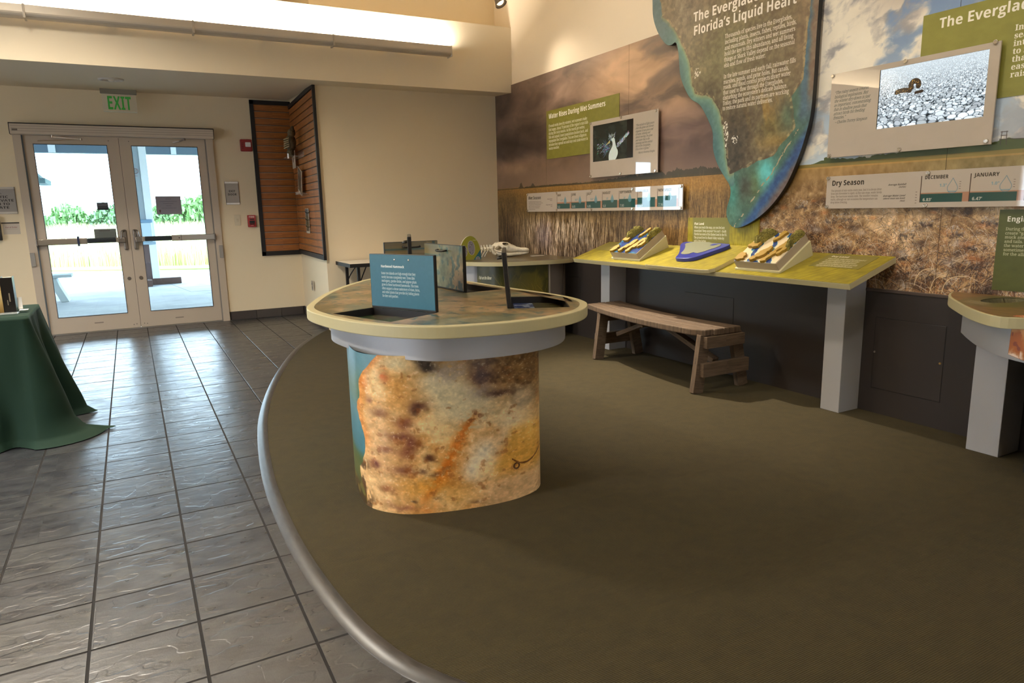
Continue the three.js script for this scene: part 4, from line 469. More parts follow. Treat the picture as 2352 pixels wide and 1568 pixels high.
// the cut-out satellite map
{
  const out = [[-4.72, 3.2], [-4.7, 3.0], [-4.689, 2.904], [-4.677, 2.772], [-4.609, 2.634], [-4.504, 2.528], [-4.45, 2.517], [-4.408, 2.527], [-4.377, 2.47], [-4.345, 2.278], [-4.299, 2.183], [-4.221, 2.084], [-4.123, 2.027], [-4.023, 1.896], [-3.981, 1.817], [-3.968, 1.687], [-3.917, 1.576], [-3.846, 1.486], [-3.791, 1.42], [-3.781, 1.355], [-3.812, 1.259], [-3.81, 1.205], [-3.77, 1.14], [-3.718, 1.119], [-3.647, 1.131], [-3.527, 1.184], [-3.401, 1.275], [-3.285, 1.41], [-3.201, 1.578], [-3.162, 1.687], [-3.127, 1.83], [-3.116, 2.072], [-3.115, 2.292], [-3.111, 2.507], [-3.1, 3.2]];
  const curve = new THREE.CatmullRomCurve3(out.slice(1, -1).map((p) => V(p[0], p[1], 0)), false, 'centripetal').getPoints(160).map((v) => [v.x, v.y]); const full = [out[0], ...curve, out[out.length - 1]];
  const coast = [[-4.56, 2.75], [-4.416, 2.619], [-4.336, 2.516], [-4.248, 2.348], [-4.209, 2.19], [-4.174, 2.12], [-4.0, 2.063], [-3.92, 1.947], [-3.869, 1.805], [-3.838, 1.624], [-3.788, 1.504], [-3.7, 1.53], [-3.628, 1.537], [-3.536, 1.582], [-3.408, 1.603], [-3.316, 1.701], [-3.237, 1.769], [-3.274, 1.969], [-3.198, 2.049], [-3.185, 2.351], [-3.175, 2.523], [-3.17, 3.25], [-4.75, 3.25], [-4.62, 2.95]];
  const inside = (x, y) => { let k = false; for (let i = 0, j = coast.length - 1; i < coast.length; j = i++) { const a = coast[i], b = coast[j]; if ((a[1] > y) !== (b[1] > y) && x < (b[0] - a[0]) * (y - a[1]) / (b[1] - a[1]) + a[0]) k = !k; } return k; };
  const dist = (x, y) => { let m = 9; for (let i = 0; i < coast.length - 1; i++) { const a = coast[i], b = coast[i + 1], vx = b[0] - a[0], vy = b[1] - a[1], t = clamp(((x - a[0]) * vx + (y - a[1]) * vy) / (vx * vx + vy * vy), 0, 1); m = Math.min(m, (x - a[0] - vx * t) ** 2 + (y - a[1] - vy * t) ** 2); } return Math.sqrt(m); };
  const x0 = -4.73, y0 = 1.1, W0 = 1.66, H0 = 2.12, ppm = 560, W = Math.round(W0 * ppm), H = Math.round(H0 * ppm);
  const map = tex(W, H, (c) => {
    pixels(c, W, H, (i, j) => {
      const z0 = x0 + i / ppm, yy = y0 + H0 - j / ppm, z = z0 + 0.03 * (fbm(z0 * 14, yy * 14, 4) - 0.5), y = yy + 0.03 * (fbm(z0 * 14 + 50, yy * 14, 4) - 0.5), g = (cz, cy, rz, ry) => Math.exp(-(((z - cz) / rz) ** 2) - ((y - cy) / ry) ** 2), n = fbm(z * 9, y * 9, 5), f = fbm(z * 40, y * 40, 4), d = dist(z, y);
      let c2;
      if (inside(z, y)) {
        c2 = mixc([118, 102, 76], [98, 84, 60], n); c2 = mixc(c2, [142, 132, 116], 0.7 * g(-4.3, 2.75, 0.3, 0.4)); c2 = mixc(c2, [56, 46, 34], 0.9 * clamp(g(-3.74, 1.78, 0.14, 0.22) + 0.8 * g(-3.78, 1.6, 0.1, 0.1), 0, 1) * (0.6 + 0.6 * n)); c2 = mixc(c2, [66, 54, 40], 0.75 * clamp(g(-4.05, 2.13, 0.12, 0.06) + g(-3.95, 2.0, 0.06, 0.08), 0, 1)); c2 = mixc(c2, [158, 124, 56], 0.8 * g(-3.5, 1.9, 0.14, 0.16) * sst(fbm(z * 26 + y * 10, y * 4 - z * 6, 3), 0.35, 0.7)); c2 = mixc(c2, [166, 138, 74], 0.8 * g(-3.4, 1.7, 0.13, 0.05)); c2 = mixc(c2, [104, 96, 48], 0.6 * g(-3.42, 1.8, 0.12, 0.08)); c2 = mixc(c2, [156, 132, 104], 0.5 * sst(z, -3.35, -3.2) * sst(y, 2.0, 2.3)); c2 = mixc(c2, [70, 110, 92], 0.6 * g(-3.3, 1.85, 0.06, 0.1)); c2 = mixc(c2, [104, 110, 64], 0.4 * g(-3.9, 2.35, 0.3, 0.25));
        const l = (f - 0.5) * 60 + (n - 0.5) * 40; c2 = [c2[0] + l, c2[1] + l, c2[2] + l * 0.8]; if (d < 0.02) c2 = mixc(c2, [196, 176, 128], 0.45 * sst(f, 0.4, 0.7));
        if (sst(fbm(z * 120, y * 80, 3), 0.54, 0.62) && (g(-3.86, 1.78, 0.045, 0.13) > 0.5 || g(-3.84, 1.54, 0.025, 0.06) > 0.4 || g(-3.76, 1.74, 0.07, 0.06) > 0.75 || g(-4.16, 2.26, 0.05, 0.06) > 0.6)) c2 = [226, 220, 206];
      } else if (z < -3.75 && y > 1.42 + (z + 3.75) * -0.0) {
        c2 = mixc([112, 150, 132], [70, 110, 112], sst(d, 0.0, 0.1)); c2 = mixc(c2, [84, 108, 112], sst(y, 2.45, 2.7)); c2 = mixc(c2, [150, 146, 100], 0.6 * sst(d, 0.03, 0)); { const l = (f - 0.5) * 26; c2 = [c2[0] + l, c2[1] + l, c2[2] + l]; }
      } else {
        c2 = mixc([84, 118, 96], [58, 92, 84], n); c2 = mixc(c2, [96, 190, 190], clamp(1.25 * g(-3.47, 1.5, 0.075, 0.1), 0, 1)); c2 = mixc(c2, [110, 130, 70], 0.6 * g(-3.56, 1.42, 0.05, 0.1)); c2 = mixc(c2, [70, 62, 48], 0.75 * g(-3.66, 1.4, 0.1, 0.1)); c2 = mixc(c2, [66, 150, 140], 0.7 * g(-3.76, 1.36, 0.06, 0.12));
        const off = (z + 3.72) - (y - 1.1) * 0.84; const deep = sst(off, -0.02, 0.07) * sst(y, 2.2, 1.8); c2 = mixc(c2, [44, 78, 136], deep * 0.9); c2 = mixc(c2, [104, 88, 86], sst(off, 0.08, 0.15) * sst(y, 1.05, 1.3)); c2 = mixc(c2, [70, 100, 120], sst(z, -3.25, -3.19) * sst(y, 1.7, 1.9)); c2 = mixc(c2, [120, 100, 84], sst(z, -3.18, -3.14) * sst(y, 1.8, 2.05));
        if (Math.abs(off + 0.035 + 0.02 * (n - 0.5)) < 0.007 && y < 1.75 && f > 0.45) c2 = [170, 148, 118];
        const l = (f - 0.5) * 46; c2 = [c2[0] + l * 0.7, c2[1] + l, c2[2] + l];
      }
      return c2;
    });
    const X = (z) => (z - x0) * ppm, Y = (y) => (y0 + H0 - y) * ppm, p = ppm, cr = '#f0e8dc';
    line(c, 'The Everglades,', X(-4.213), Y(2.63), 0.092 * p, cr, { bold: true, width: 0.7 * p }); line(c, 'Florida’s Liquid Heart', X(-4.211), Y(2.532), 0.092 * p, cr, { bold: true, width: 0.935 * p });
    para(c, ['Thousands of species live in the Everglades,', 'including plants, insects, fishes, reptiles, birds,', 'and mammals. Dry winters and wet summers', 'hold the key to this abundance, and all living', 'things at Shark Valley depend on the seasonal', 'ebb and flow of fresh water.'], X(-3.886), Y(2.448), 0.0392 * p, 0.0375 * p, cr, { font: 'serif', fit: 0.615 * p });
    para(c, ['In the late summer and early fall, rainwater fills', 'marshes, ponds, and gator holes. But canals,', 'roads, and flood control projects divert water', 'that used to flow through the Everglades,', 'disturbing the ecosystem’s delicate balance.', 'Today, the park and its partners are working', 'to restore natural water deliveries.'], X(-3.886), Y(2.176), 0.0367 * p, 0.0375 * p, cr, { font: 'serif', fit: 0.625 * p });
  });
  const t = thing('map_cutout', 'large cut-out satellite map of southern Florida with white text', 'map', [XM, 0, 0], AWAY);
  const face = phys(0xffffff, 0.38, { map }), g = plateXY(full, 0.03, 0.066, { r: 0.0015 }); planeUV(g, 'x', 'y', x0, y0, W0, H0);
  part('board', g, [face, std(0x1d1a18, 0.5)], t);
  part('spacer', [[-4.2, 2.4], [-3.5, 2.4], [-3.6, 1.7], [-3.6, 1.3]].map(([x, y]) => box(0.08, 0.08, 0.018, x, y, 0.0225)), dark, t);
}

// ---------------------------------------------------------------- the slanted counter under the map
const SL = 0.315, DESK = { y: 0.967, d: 0.014 };
const onDesk = (name, label, cat, x, s) => { const t = thing(name, label, cat, [XM - (DESK.d + s * Math.cos(SL)), DESK.y - s * Math.sin(SL), x]); t.rotation.set(SL, AWAY, 0, 'YXZ'); return t; };
const limePrint = tex(1024, 512, (c, w, h) => { pixels(c, w, h, (x, y) => { const n = fbm(x / 60, y / 40, 4), s = fbm(x / 9 + y / 18, y / 60 - x / 90, 3), l = 0.86 + 0.34 * (s - 0.5) + 0.22 * (n - 0.5); return [170 * l, 154 * l, 38 * l]; }); for (let i = 0; i < 700; i++) { const x = rnd() * w, y = rnd() * h, l = rr(20, 80), a = rr(-0.9, 0.2); c.strokeStyle = rnd() < 0.5 ? 'rgba(224,206,110,0.3)' : 'rgba(120,112,30,0.28)'; c.lineWidth = rr(0.6, 1.8); c.beginPath(); c.moveTo(x, y); c.lineTo(x + Math.cos(a) * l, y + Math.sin(a) * l); c.stroke(); } }, true, [0.9, 1.8]);
{
  const t = onDesk('slanted_counter', 'long slanted exhibit counter printed lime yellow on grey legs under the map', 'counter', 0, 0);
  part('top', rspan(-5.318, -2.518, -0.036, -0.001, 0, 0.427, 0.002), creamEdge, t);
  part('printed_surface', boxUV(span(-5.317, -2.519, -0.001, 0.0008, 0.001, 0.426)), phys(0xffffff, 0.4, { map: limePrint }), t);
  const board = [[-4.258, 0.0], [-4.258, 0.455], [-4.235, 0.468], [-4.2, 0.473], [-3.62, 0.473], [-3.57, 0.462], [-3.545, 0.43], [-3.541, 0.38], [-3.541, 0.0]];
  part('raised_board', slabXZ(board, 0.001, 0.026, { r: 0.0015 }), creamEdge, t, 'raised middle board with rounded front corners'); part('printed_surface', boxUV(slabXZ(inset(board, 0.002), 0.0262, 0.0275)), phys(0xffffff, 0.4, { map: limePrint }), t);
  const lab = (x0, x1, s0, s1, head, lines, hx) => { const m = tex(700, Math.round(700 * (s1 - s0) / (x1 - x0)), (c, W, H) => { c.fillStyle = '#837a3a'; c.fillRect(0, 0, W, H); line(c, head, W * hx, H * 0.2, H * 0.14, '#f3ecd8', { bold: true }); para(c, lines, W * hx, H * 0.38, H * 0.135, H * 0.125, '#e6dfc4', { font: 'serif', fit: W * Math.min(0.76, 0.96 - hx) }); }); part('printed_label', new THREE.BoxGeometry(x1 - x0, s1 - s0, 0.001).rotateX(-Math.PI / 2).translate((x0 + x1) / 2, 0.0016, (s0 + s1) / 2), printed(m, 0x837a3a, 0.42), t); };
  lab(-2.95, -2.607, 0.02, 0.222, 'Dry Land', ['When it is dry, water levels drop and much of', 'the land is exposed. Fish, birds, and other', 'depressions called gator holes hold water,', 'where the soil is deeper, and people can walk', 'and see tracks in the mud beside the plants,', 'at the edges.'], 0.12);
  lab(-5.3, -4.96, 0.02, 0.2, 'Wet Land', ['When it is wet, water levels rise and much of', 'the land is under water. Fish and other', 'animals spread out across the marsh.'], 0.5);
  // legs stand upright, so they are built in the room's own directions
  const back = new THREE.Matrix4().makeRotationX(-SL).multiply(new THREE.Matrix4().makeTranslation(0, -DESK.y, -DESK.d));
  for (const [a, b] of [[-2.81, -2.68], [-5.36 + 0.19, -5.04]]) { const q = (d) => DESK.y - (d - DESK.d) * Math.tan(SL) - 0.036; const g = new THREE.ExtrudeGeometry(shapeXY([[-0.03, 0.0], [-0.215, 0.0], [-0.215, q(0.215)], [-0.03, q(0.03)]]), { depth: b - a - 0.004, bevelEnabled: true, bevelThickness: 0.002, bevelSize: 0.002, bevelOffset: -0.002, bevelSegments: 1 }).rotateY(Math.PI / 2).translate(a + 0.002, 0, 0).applyMatrix4(back); part('leg', boxUV(g, 1), silver, t); }
  // model wedges
  const mossTex = tex(256, 256, (c, w, h) => pixels(c, w, h, (x, y) => { const l = 0.55 + 0.8 * fbm(x / 9, y / 9, 4); return [136 * l, 126 * l, 58 * l]; }), true, [6, 6]);
  const sand = std(0xa5822a, 0.6), taupe = std(0xb3a48f, 0.6), stand = std(0xd4cca2, 0.45), moss = std(0xffffff, 0.9, { map: mossTex, bumpMap: mossTex, bumpScale: 0.006 });
  const wavy = (pts, k, s2) => smooth(pts, 60).map((p, i) => [p[0] + 0.016 * (vnoise(p[0] * 70 + k, p[1] * 70) - 0.5), p[1] + 0.018 * (vnoise(p[0] * 70, p[1] * 70 + k * 3) - 0.5)]);
  function reliefModel(label, x, wet) {
    const w = 0.372, len = 0.33, t2 = onDesk('relief_model', label, 'model', x, 0.05), m4 = new THREE.Matrix4().makeRotationX(0.285).setPosition(0, 0.1, 0.0);
    part('stand', new THREE.ExtrudeGeometry(shapeXY([[0, 0], [-0.318, 0], [-0.318, 0.012], [0, 0.102]]), { depth: w, bevelEnabled: true, bevelThickness: 0.002, bevelSize: 0.002, bevelOffset: -0.002, bevelSegments: 1 }).rotateY(Math.PI / 2), stand, t2);
    part('block', boxUV(rspan(0.006, w - 0.012, 0, 0.058, 0.002, len - 0.012, 0.003)).applyMatrix4(m4), taupe, t2);
    const wtex = tex(384, 340, (c, W, H) => pixels(c, W, H, (i, j) => { const u = i / W, v = j / H, n = fbm(u * 5 + 3, v * 5 + (wet ? 1 : 8), 3), f = Math.abs(fbm(u * 6 + v * 2, v * 2.6 - u * 1.2 + 6, 3) - 0.5); if (wet) return mixc([36, 62, 122], [48, 138, 160], sst(n, 0.5, 0.7) * 0.8); const pool = Math.sin((u * 1.1 + v * 0.55) * 15 + 4 * (n - 0.5)) + 0.5 * (fbm(u * 8, v * 8 + 20, 2) - 0.5); const m = sst(pool, 0.35, 0.6); return mixc([226, 206, 168], mixc([62, 146, 168], [34, 60, 120], sst(pool, 0.55, 0.75)), m); }), true);
    part('water', planeUV(rspan(0.01, w - 0.016, 0.056, 0.0605, 0.004, len - 0.014, 0.002), 'x', 'z', 0, 0, w, len).applyMatrix4(m4), phys(0xffffff, 0.22, { map: wtex, clearcoat: 0.6 }), t2);
    const U = (u, v) => [0.01 + u * (w - 0.026), 0.004 + (1 - v) * (len - 0.018)], P = (l, k) => wavy(l.map(([u, v]) => U(u, v)), k);
    const isl = wet ? [[[0.02, 0.0], [0.17, 0.0], [0.2, 0.06], [0.21, 0.2], [0.14, 0.26], [0.06, 0.2]], [[0.32, 0], [0.42, 0.0], [0.47, 0.1], [0.58, 0.2], [0.64, 0.36], [0.64, 0.5], [0.56, 0.5], [0.46, 0.32], [0.36, 0.14]], [[0.6, 0.0], [0.7, 0.0], [0.72, 0.12], [0.8, 0.22], [0.82, 0.42], [0.88, 0.5], [0.9, 0.56], [0.82, 0.6], [0.72, 0.52], [0.7, 0.36], [0.63, 0.2]], [[0.86, 0.2], [0.94, 0.24], [0.97, 0.5], [0.94, 0.8], [0.9, 1.0], [0.82, 1.0], [0.84, 0.78], [0.9, 0.58], [0.88, 0.4]], [[0.5, 0.62], [0.56, 0.66], [0.63, 0.84], [0.66, 1.0], [0.57, 1.0], [0.53, 0.8]], [[0.1, 0.46], [0.26, 0.44], [0.3, 0.56], [0.22, 0.6], [0.1, 0.56]]]
      : [[[0.02, 0.0], [0.19, 0.0], [0.21, 0.06], [0.2, 0.16], [0.15, 0.24], [0.05, 0.22]], [[0.4, 0], [0.47, 0.0], [0.52, 0.1], [0.62, 0.18], [0.66, 0.34], [0.64, 0.46], [0.58, 0.44], [0.47, 0.26], [0.42, 0.12]], [[0.66, 0], [0.76, 0.0], [0.77, 0.12], [0.84, 0.22], [0.82, 0.36], [0.9, 0.48], [0.96, 0.66], [0.86, 0.7], [0.78, 0.52], [0.74, 0.34], [0.7, 0.18]], [[0.86, 0.24], [0.95, 0.3], [0.97, 0.6], [0.93, 1.0], [0.84, 1.0], [0.8, 0.84], [0.88, 0.66], [0.9, 0.46]], [[0.5, 0.66], [0.55, 0.7], [0.62, 0.86], [0.66, 1.0], [0.54, 1.0], [0.52, 0.84]], [[0.06, 0.46], [0.22, 0.42], [0.3, 0.5], [0.24, 0.62], [0.08, 0.58]]];
    isl.forEach((l, k) => part('sand_bank', slabXZ(P(l, k * 7 + (wet ? 1 : 40)), 0.059, 0.078 + 0.003 * (k % 2), { r: 0.0025 }).applyMatrix4(m4), sand, t2));
    const lumpy = (l, k, hh) => { const pts = P(l, k), g = slabXZ(pts, 0.06, 0.066, {}), cx = pts.reduce((s, p) => s + p[0], 0) / pts.length, cz = pts.reduce((s, p) => s + p[1], 0) / pts.length; const rings = 7, V3 = [], I = [], n = pts.length; for (let r = 0; r <= rings; r++) { const f = r / rings; for (let i = 0; i < n; i++) { const x = lerp(pts[i][0], cx, f * 0.98), z = lerp(pts[i][1], cz, f * 0.98); V3.push(x, 0.06 + hh * (r === 0 ? 0 : Math.min(1, 0.55 + f)) * (0.55 + 0.8 * fbm(x * 90 + k, z * 90, 3)), z); } } for (let r = 0; r < rings; r++) for (let i = 0; i < n; i++) { const a = r * n + i, b = r * n + (i + 1) % n; I.push(a, b, a + n, b, b + n, a + n); } const q = new THREE.BufferGeometry(); q.setAttribute('position', new THREE.Float32BufferAttribute(V3, 3)); q.setIndex(area(pts) > 0 ? I : I.reverse()); q.computeVertexNormals(); return boxUV(q).applyMatrix4(m4); };
    part('vegetation', lumpy([[0.14, 0.52], [0.24, 0.56], [0.34, 0.78], [0.38, 1.0], [0.14, 1.0], [0.1, 0.74]], 3, 0.05), moss, t2); part('vegetation', lumpy([[0.95, 0.42], [0.995, 0.4], [0.998, 0.7], [0.998, 1.0], [0.84, 1.0], [0.9, 0.7]], 11, 0.042), moss, t2);
  }
  reliefModel('wetland relief model with broad blue channels between yellow banks', -4.81, true);
  reliefModel('dry season relief model with pale bed and small blue pools', -3.422, false);
  const m = onDesk('tactile_map', 'blue raised touch map of the peninsula between the two relief models', 'map', 0, 0);
  const ol = smooth([[-4.0, 0.365], [-3.95, 0.372], [-3.89, 0.364], [-3.83, 0.33], [-3.78, 0.22], [-3.74, 0.1], [-3.745, 0.06], [-3.79, 0.05], [-4.0, 0.045], [-4.21, 0.045], [-4.235, 0.06], [-4.225, 0.1], [-4.16, 0.17], [-4.09, 0.24], [-4.04, 0.3]], 90);
  part('plate', slabXZ(ol, 0.0275, 0.056, { r: 0.004 }), phys(0x1f2f8f, 0.3, { clearcoat: 0.4 }), m);
  const land = smooth([[-4.02, 0.29], [-3.96, 0.29], [-3.91, 0.25], [-3.87, 0.26], [-3.83, 0.18], [-3.8, 0.09], [-3.86, 0.062], [-4.16, 0.058], [-4.17, 0.1], [-4.12, 0.15], [-4.07, 0.21]], 110).map((p) => [p[0] + 0.02 * (fbm(p[0] * 40, p[1] * 40, 3) - 0.5), p[1] + 0.02 * (fbm(p[0] * 40 + 9, p[1] * 40, 3) - 0.5)]);
  part('land', slabXZ(land, 0.055, 0.0585, { r: 0.0008 }), std(0x787a62, 0.6), m, 'grey green land shape'); part('lake', slabXZ(smooth([[-3.9, 0.07], [-3.85, 0.075], [-3.86, 0.1], [-3.9, 0.105]], 24), 0.0583, 0.0592), phys(0x26348c, 0.3, {}), m);
  // upright text board against the wall
  const bt = tex(1000, 280, (c, W, H) => { pixels(c, W, H, (x, y) => { const l = 0.84 + 0.35 * (fbm(x / 7, y / 90, 3) - 0.5) + 0.2 * (fbm(x / 50, y / 40, 3) - 0.5); return [186 * l, 172 * l, 48 * l]; }); c.fillStyle = '#7e7a3c'; c.fillRect(W * 0.077, 0, W * 0.543, H); line(c, 'Flat Land', W * 0.1, H * 0.27, H * 0.12, '#f6f0e0', { bold: true }); para(c, ['When you touch the map, can you feel any', 'mountains? Deep canyons? You can’t – South', 'Florida has some of the flattest land in the US.', 'The ground level in Shark Valley varies by', 'only a few inches.'], W * 0.1, H * 0.4, H * 0.127, H * 0.115, '#f0ead6', { font: 'serif', fit: W * 0.485 }); });
  const bb = thing('text_board', 'upright lime board headed Flat Land standing behind the blue map', 'sign', [XM, 0.985, -3.899], AWAY); part('board', box(0.717, 0.206, 0.01, 0, 0.103, 0.022), printed(bt, 0xb5a73e, 0.42), bb);
}
// ---------------------------------------------------------------- the egg-shaped table
const marshTop = (() => { const f = (z0, k) => tex(1024, 1024, (c, w, h) => pixels(c, w, h, (i, j) => { const x = i / w * 1.5, y = j / h * 2.6, n = fbm(x * 14 + k, y * 14, 5), s = fbm(x * 46 + 9, y * 46 + k, 3), o = fbm(x * 6 + k * 2, y * 6 + 5, 4), sp = fbm(x * 30 + 31 + k, y * 30, 3); let q = mixc([150, 122, 84], [112, 100, 62], sst(o, 0.35, 0.65)); q = mixc(q, [176, 138, 104], 0.4 * sst(n, 0.5, 0.75)); q = mixc(q, [92, 104, 86], 0.7 * sst(fbm(x * 4.4 + 8, y * 4.4 + k, 3), 0.55, 0.7)); const m = sst(sp, 0.62, 0.7); q = mixc(q, [50, 78, 74], m * 0.85); const l = (s - 0.5) * 44 + (n - 0.5) * 30; return [q[0] + l, q[1] + l, q[2] + l * 0.8]; })); return f(0, 3); })();
const marshMat = phys(0xffffff, 0.3, { map: marshTop, clearcoat: 0.15, clearcoatRoughness: 0.3 });
const marshUV = (g) => planeUV(g, 'x', 'z', 0.6, -4.9, 1.5, 2.6);
{
  const H = 0.85, t = thing('egg_table', 'egg-shaped exhibit table with flip-up panels on a rock-printed drum', 'exhibit table');
  const outline = smooth([[0.69, -3.3], [0.785, -3.592], [0.955, -3.957], [1.156, -4.28], [1.409, -4.583], [1.6, -4.68], [1.75, -4.55], [1.815, -4.25], [1.838, -4.009], [1.864, -3.55], [1.905, -3.19], [1.915, -2.961], [1.893, -2.795], [1.838, -2.661], [1.697, -2.505], [1.507, -2.415], [1.312, -2.394], [1.15, -2.414], [1.006, -2.461], [0.886, -2.566], [0.782, -2.738], [0.712, -2.979]], 160);
  const wells = [[[0.752, -3.078], [0.969, -3.164], [1.146, -2.808], [0.892, -2.69]], [[1.462, -2.732], [1.649, -3.113], [1.9, -2.98], [1.707, -2.608]], [[1.56, -3.41], [1.545, -3.93], [1.765, -3.86], [1.81, -3.44]], [[1.4, -4.235], [1.735, -4.212], [1.69, -4.46], [1.46, -4.46]]];
  part('rim', slabXZ(outline, H - 0.05, H, { r: 0.004, holes: [inset(outline, 0.032)] }), creamEdge, t, 'cream rim around the table top');
  const surf = inset(outline, 0.0328);
  part('table_top', marshUV(slabXZ(surf, H - 0.047, H - 0.0006, { holes: wells })), marshMat, t, 'marsh-patterned table surface');
  const wellPics = [(u, v, n) => mixc(mixc([96, 84, 64], [64, 96, 56], sst(n, 0.4, 0.6)), [140, 152, 100], sst(fbm(u * 16, v * 16, 3), 0.6, 0.8)), (u, v, n) => u < 0.12 ? [70, 62, 58] : u < 0.48 ? mixc([70, 100, 180], [206, 218, 236], sst(fbm(u * 9, v * 16, 4), 0.4, 0.6)) : mixc([108, 104, 72], [136, 128, 92], n), (u, v, n) => mixc([120, 110, 86], [150, 146, 140], sst(n, 0.45, 0.7)), (u, v, n) => mixc([90, 84, 60], [120, 110, 80], n)];
  wells.forEach((w, k) => {
    const wall = inset(w, -0.0005), inner = inset(w, 0.012);
    const tray = part('well', [slabXZ(w, H - 0.05, H - 0.002, { holes: [inset(w, 0.006)] })], std(0x191412, 0.55), t, 'black sunken tray under a flap');
    const [a, b, c, d] = w, m = tex(256, 256, (x, W, HH) => pixels(x, W, HH, (i, j) => wellPics[k](i / W, j / HH, fbm(i / 40 + k * 9, j / 40, 4))));
    const q = slabXZ(inset(w, 0.004), H - 0.042, H - 0.034), p = q.attributes.position, uv = new Float32Array(p.count * 2), e = [d[0] - a[0], d[1] - a[1]], f = [b[0] - a[0], b[1] - a[1]], det = e[0] * f[1] - e[1] * f[0]; for (let i = 0; i < p.count; i++) { const x = p.getX(i) - a[0], z = p.getZ(i) - a[1]; uv[i * 2] = (x * f[1] - z * f[0]) / det; uv[i * 2 + 1] = (e[0] * z - e[1] * x) / det; } q.setAttribute('uv', new THREE.BufferAttribute(uv, 2));
    part('picture', q, phys(0xffffff, 0.12, { map: m, clearcoat: 0.8 }), tray);
  });
  part('apron', ribbon(inset(outline, 0.105), 0.692, 0.802, true), silver, t, 'grey metallic band under the rim');
  part('apron_underside', slabXZ(inset(outline, 0.106), 0.69, 0.694), silver, t);
  // drum with the rock photograph wrapped round it
  const drum = smooth([[1.5, -4.02], [1.3, -4.1], [1.12, -3.9], [0.93, -3.5], [0.826, -3.142], [0.798, -2.97], [0.796, -2.87], [0.824, -2.787], [0.908, -2.69], [1.026, -2.634], [1.174, -2.596], [1.315, -2.579], [1.433, -2.588], [1.537, -2.63], [1.6, -2.72], [1.615, -2.9], [1.61, -3.2], [1.6, -3.6], [1.58, -3.9]], 150);
  const L = [0]; drum.forEach((p, i) => { const q = drum[(i + 1) % drum.length]; L.push(L[i] + Math.hypot(q[0] - p[0], q[1] - p[1])); }); const total = L[L.length - 1], near = (x, z) => { let m = 9, k = 0; drum.forEach((p, i) => { const d = Math.hypot(p[0] - x, p[1] - z); if (d < m) { m = d; k = i; } }); return L[k]; };
  const across = [[0, -0.6], [1.0, -0.02], [1.3, 0.01], [1.474, 0.03], [1.574, 0.062], [1.662, 0.126], [1.79, 0.264], [1.921, 0.43], [2.074, 0.618], [2.216, 0.784], [2.334, 0.903], [2.446, 0.984], [2.56, 1.06], [9, 6]], acrossAt = (s) => { for (let i = 1; i < across.length; i++) if (s <= across[i][0]) { const a = across[i - 1], b = across[i]; return lerp(a[1], b[1], (s - a[0]) / (b[0] - a[0])); } return 6; };
  const Wm = 2048, Hm = 640, ht = 0.695;
  const blobs = [[0.27, 0.5, 0.06, 0.03, [96, 44, 40], 0.8], [0.2, 0.58, 0.04, 0.03, [120, 62, 44], 0.6], [0.3, 0.6, 0.05, 0.05, [128, 66, 48], 0.75], [0.36, 0.55, 0.04, 0.03, [110, 58, 36], 0.5], [0.17, 0.36, 0.05, 0.03, [136, 84, 44], 0.8], [0.27, 0.4, 0.05, 0.035, [150, 94, 50], 0.6], [0.38, 0.3, 0.05, 0.04, [84, 46, 38], 0.9], [0.36, 0.34, 0.03, 0.03, [70, 40, 40], 0.8], [0.31, 0.42, 0.045, 0.04, [130, 70, 52], 0.8], [0.33, 0.54, 0.03, 0.06, [118, 58, 48], 0.7], [0.43, 0.63, 0.025, 0.02, [66, 28, 18], 0.95], [0.29, 0.72, 0.07, 0.03, [110, 56, 48], 0.75], [0.4, 0.71, 0.03, 0.02, [88, 50, 40], 0.7], [0.13, 0.69, 0.025, 0.02, [104, 48, 38], 0.9], [0.46, 0.74, 0.03, 0.015, [80, 52, 34], 0.8], [0.2, 0.84, 0.04, 0.025, [126, 64, 40], 0.8], [0.33, 0.9, 0.02, 0.012, [80, 60, 50], 0.8], [0.27, 0.95, 0.08, 0.02, [130, 70, 56], 0.6], [0.66, 0.955, 0.03, 0.012, [96, 58, 42], 0.7], [0.09, 0.2, 0.04, 0.03, [206, 110, 50], 0.7], [0.21, 0.14, 0.02, 0.03, [200, 96, 34], 0.8], [0.12, 0.27, 0.02, 0.02, [150, 78, 44], 0.7], [0.47, 0.9, 0.025, 0.015, [104, 58, 34], 0.7], [0.4, 0.82, 0.14, 0.06, [232, 160, 56], 0.7], [0.42, 0.97, 0.08, 0.05, [206, 120, 44], 0.7], [0.58, 0.9, 0.12, 0.06, [236, 190, 110], 0.6]];
  const rock = canvasOf(Wm, Hm, (c) => pixels(c, Wm, Hm, (i, j) => {
    const s = i / Wm * total, u = acrossAt(s), v = j / Hm;   // u runs across the side that faces the entrance, v downwards
    const n = fbm(u * 7 + 3, v * 7, 5), f = fbm(u * 40, v * 40, 4), g2 = fbm(u * 90 + 7, v * 90, 3), wx = u + 0.05 * (n - 0.5) + 0.02 * (f - 0.5), wy = v + 0.07 * (fbm(u * 7 + 40, v * 7 + 9, 4) - 0.5) + 0.03 * (f - 0.5), g = (cx, cy, rx, ry) => Math.exp(-(((wx - cx) / rx) ** 2) - ((wy - cy) / ry) ** 2);
    const edgeU = 0.066 + 0.02 * Math.cos((v - 0.58) * 14) * sst(v, 0.2, 0.4) * sst(v, 1.1, 0.9) + (v < 0.2 ? (0.2 - v) ** 1.6 * 1.5 : 0) + 0.012 * (fbm(v * 22, 3, 3) - 0.5);
    const rockIn = u > edgeU && u < 1.7;
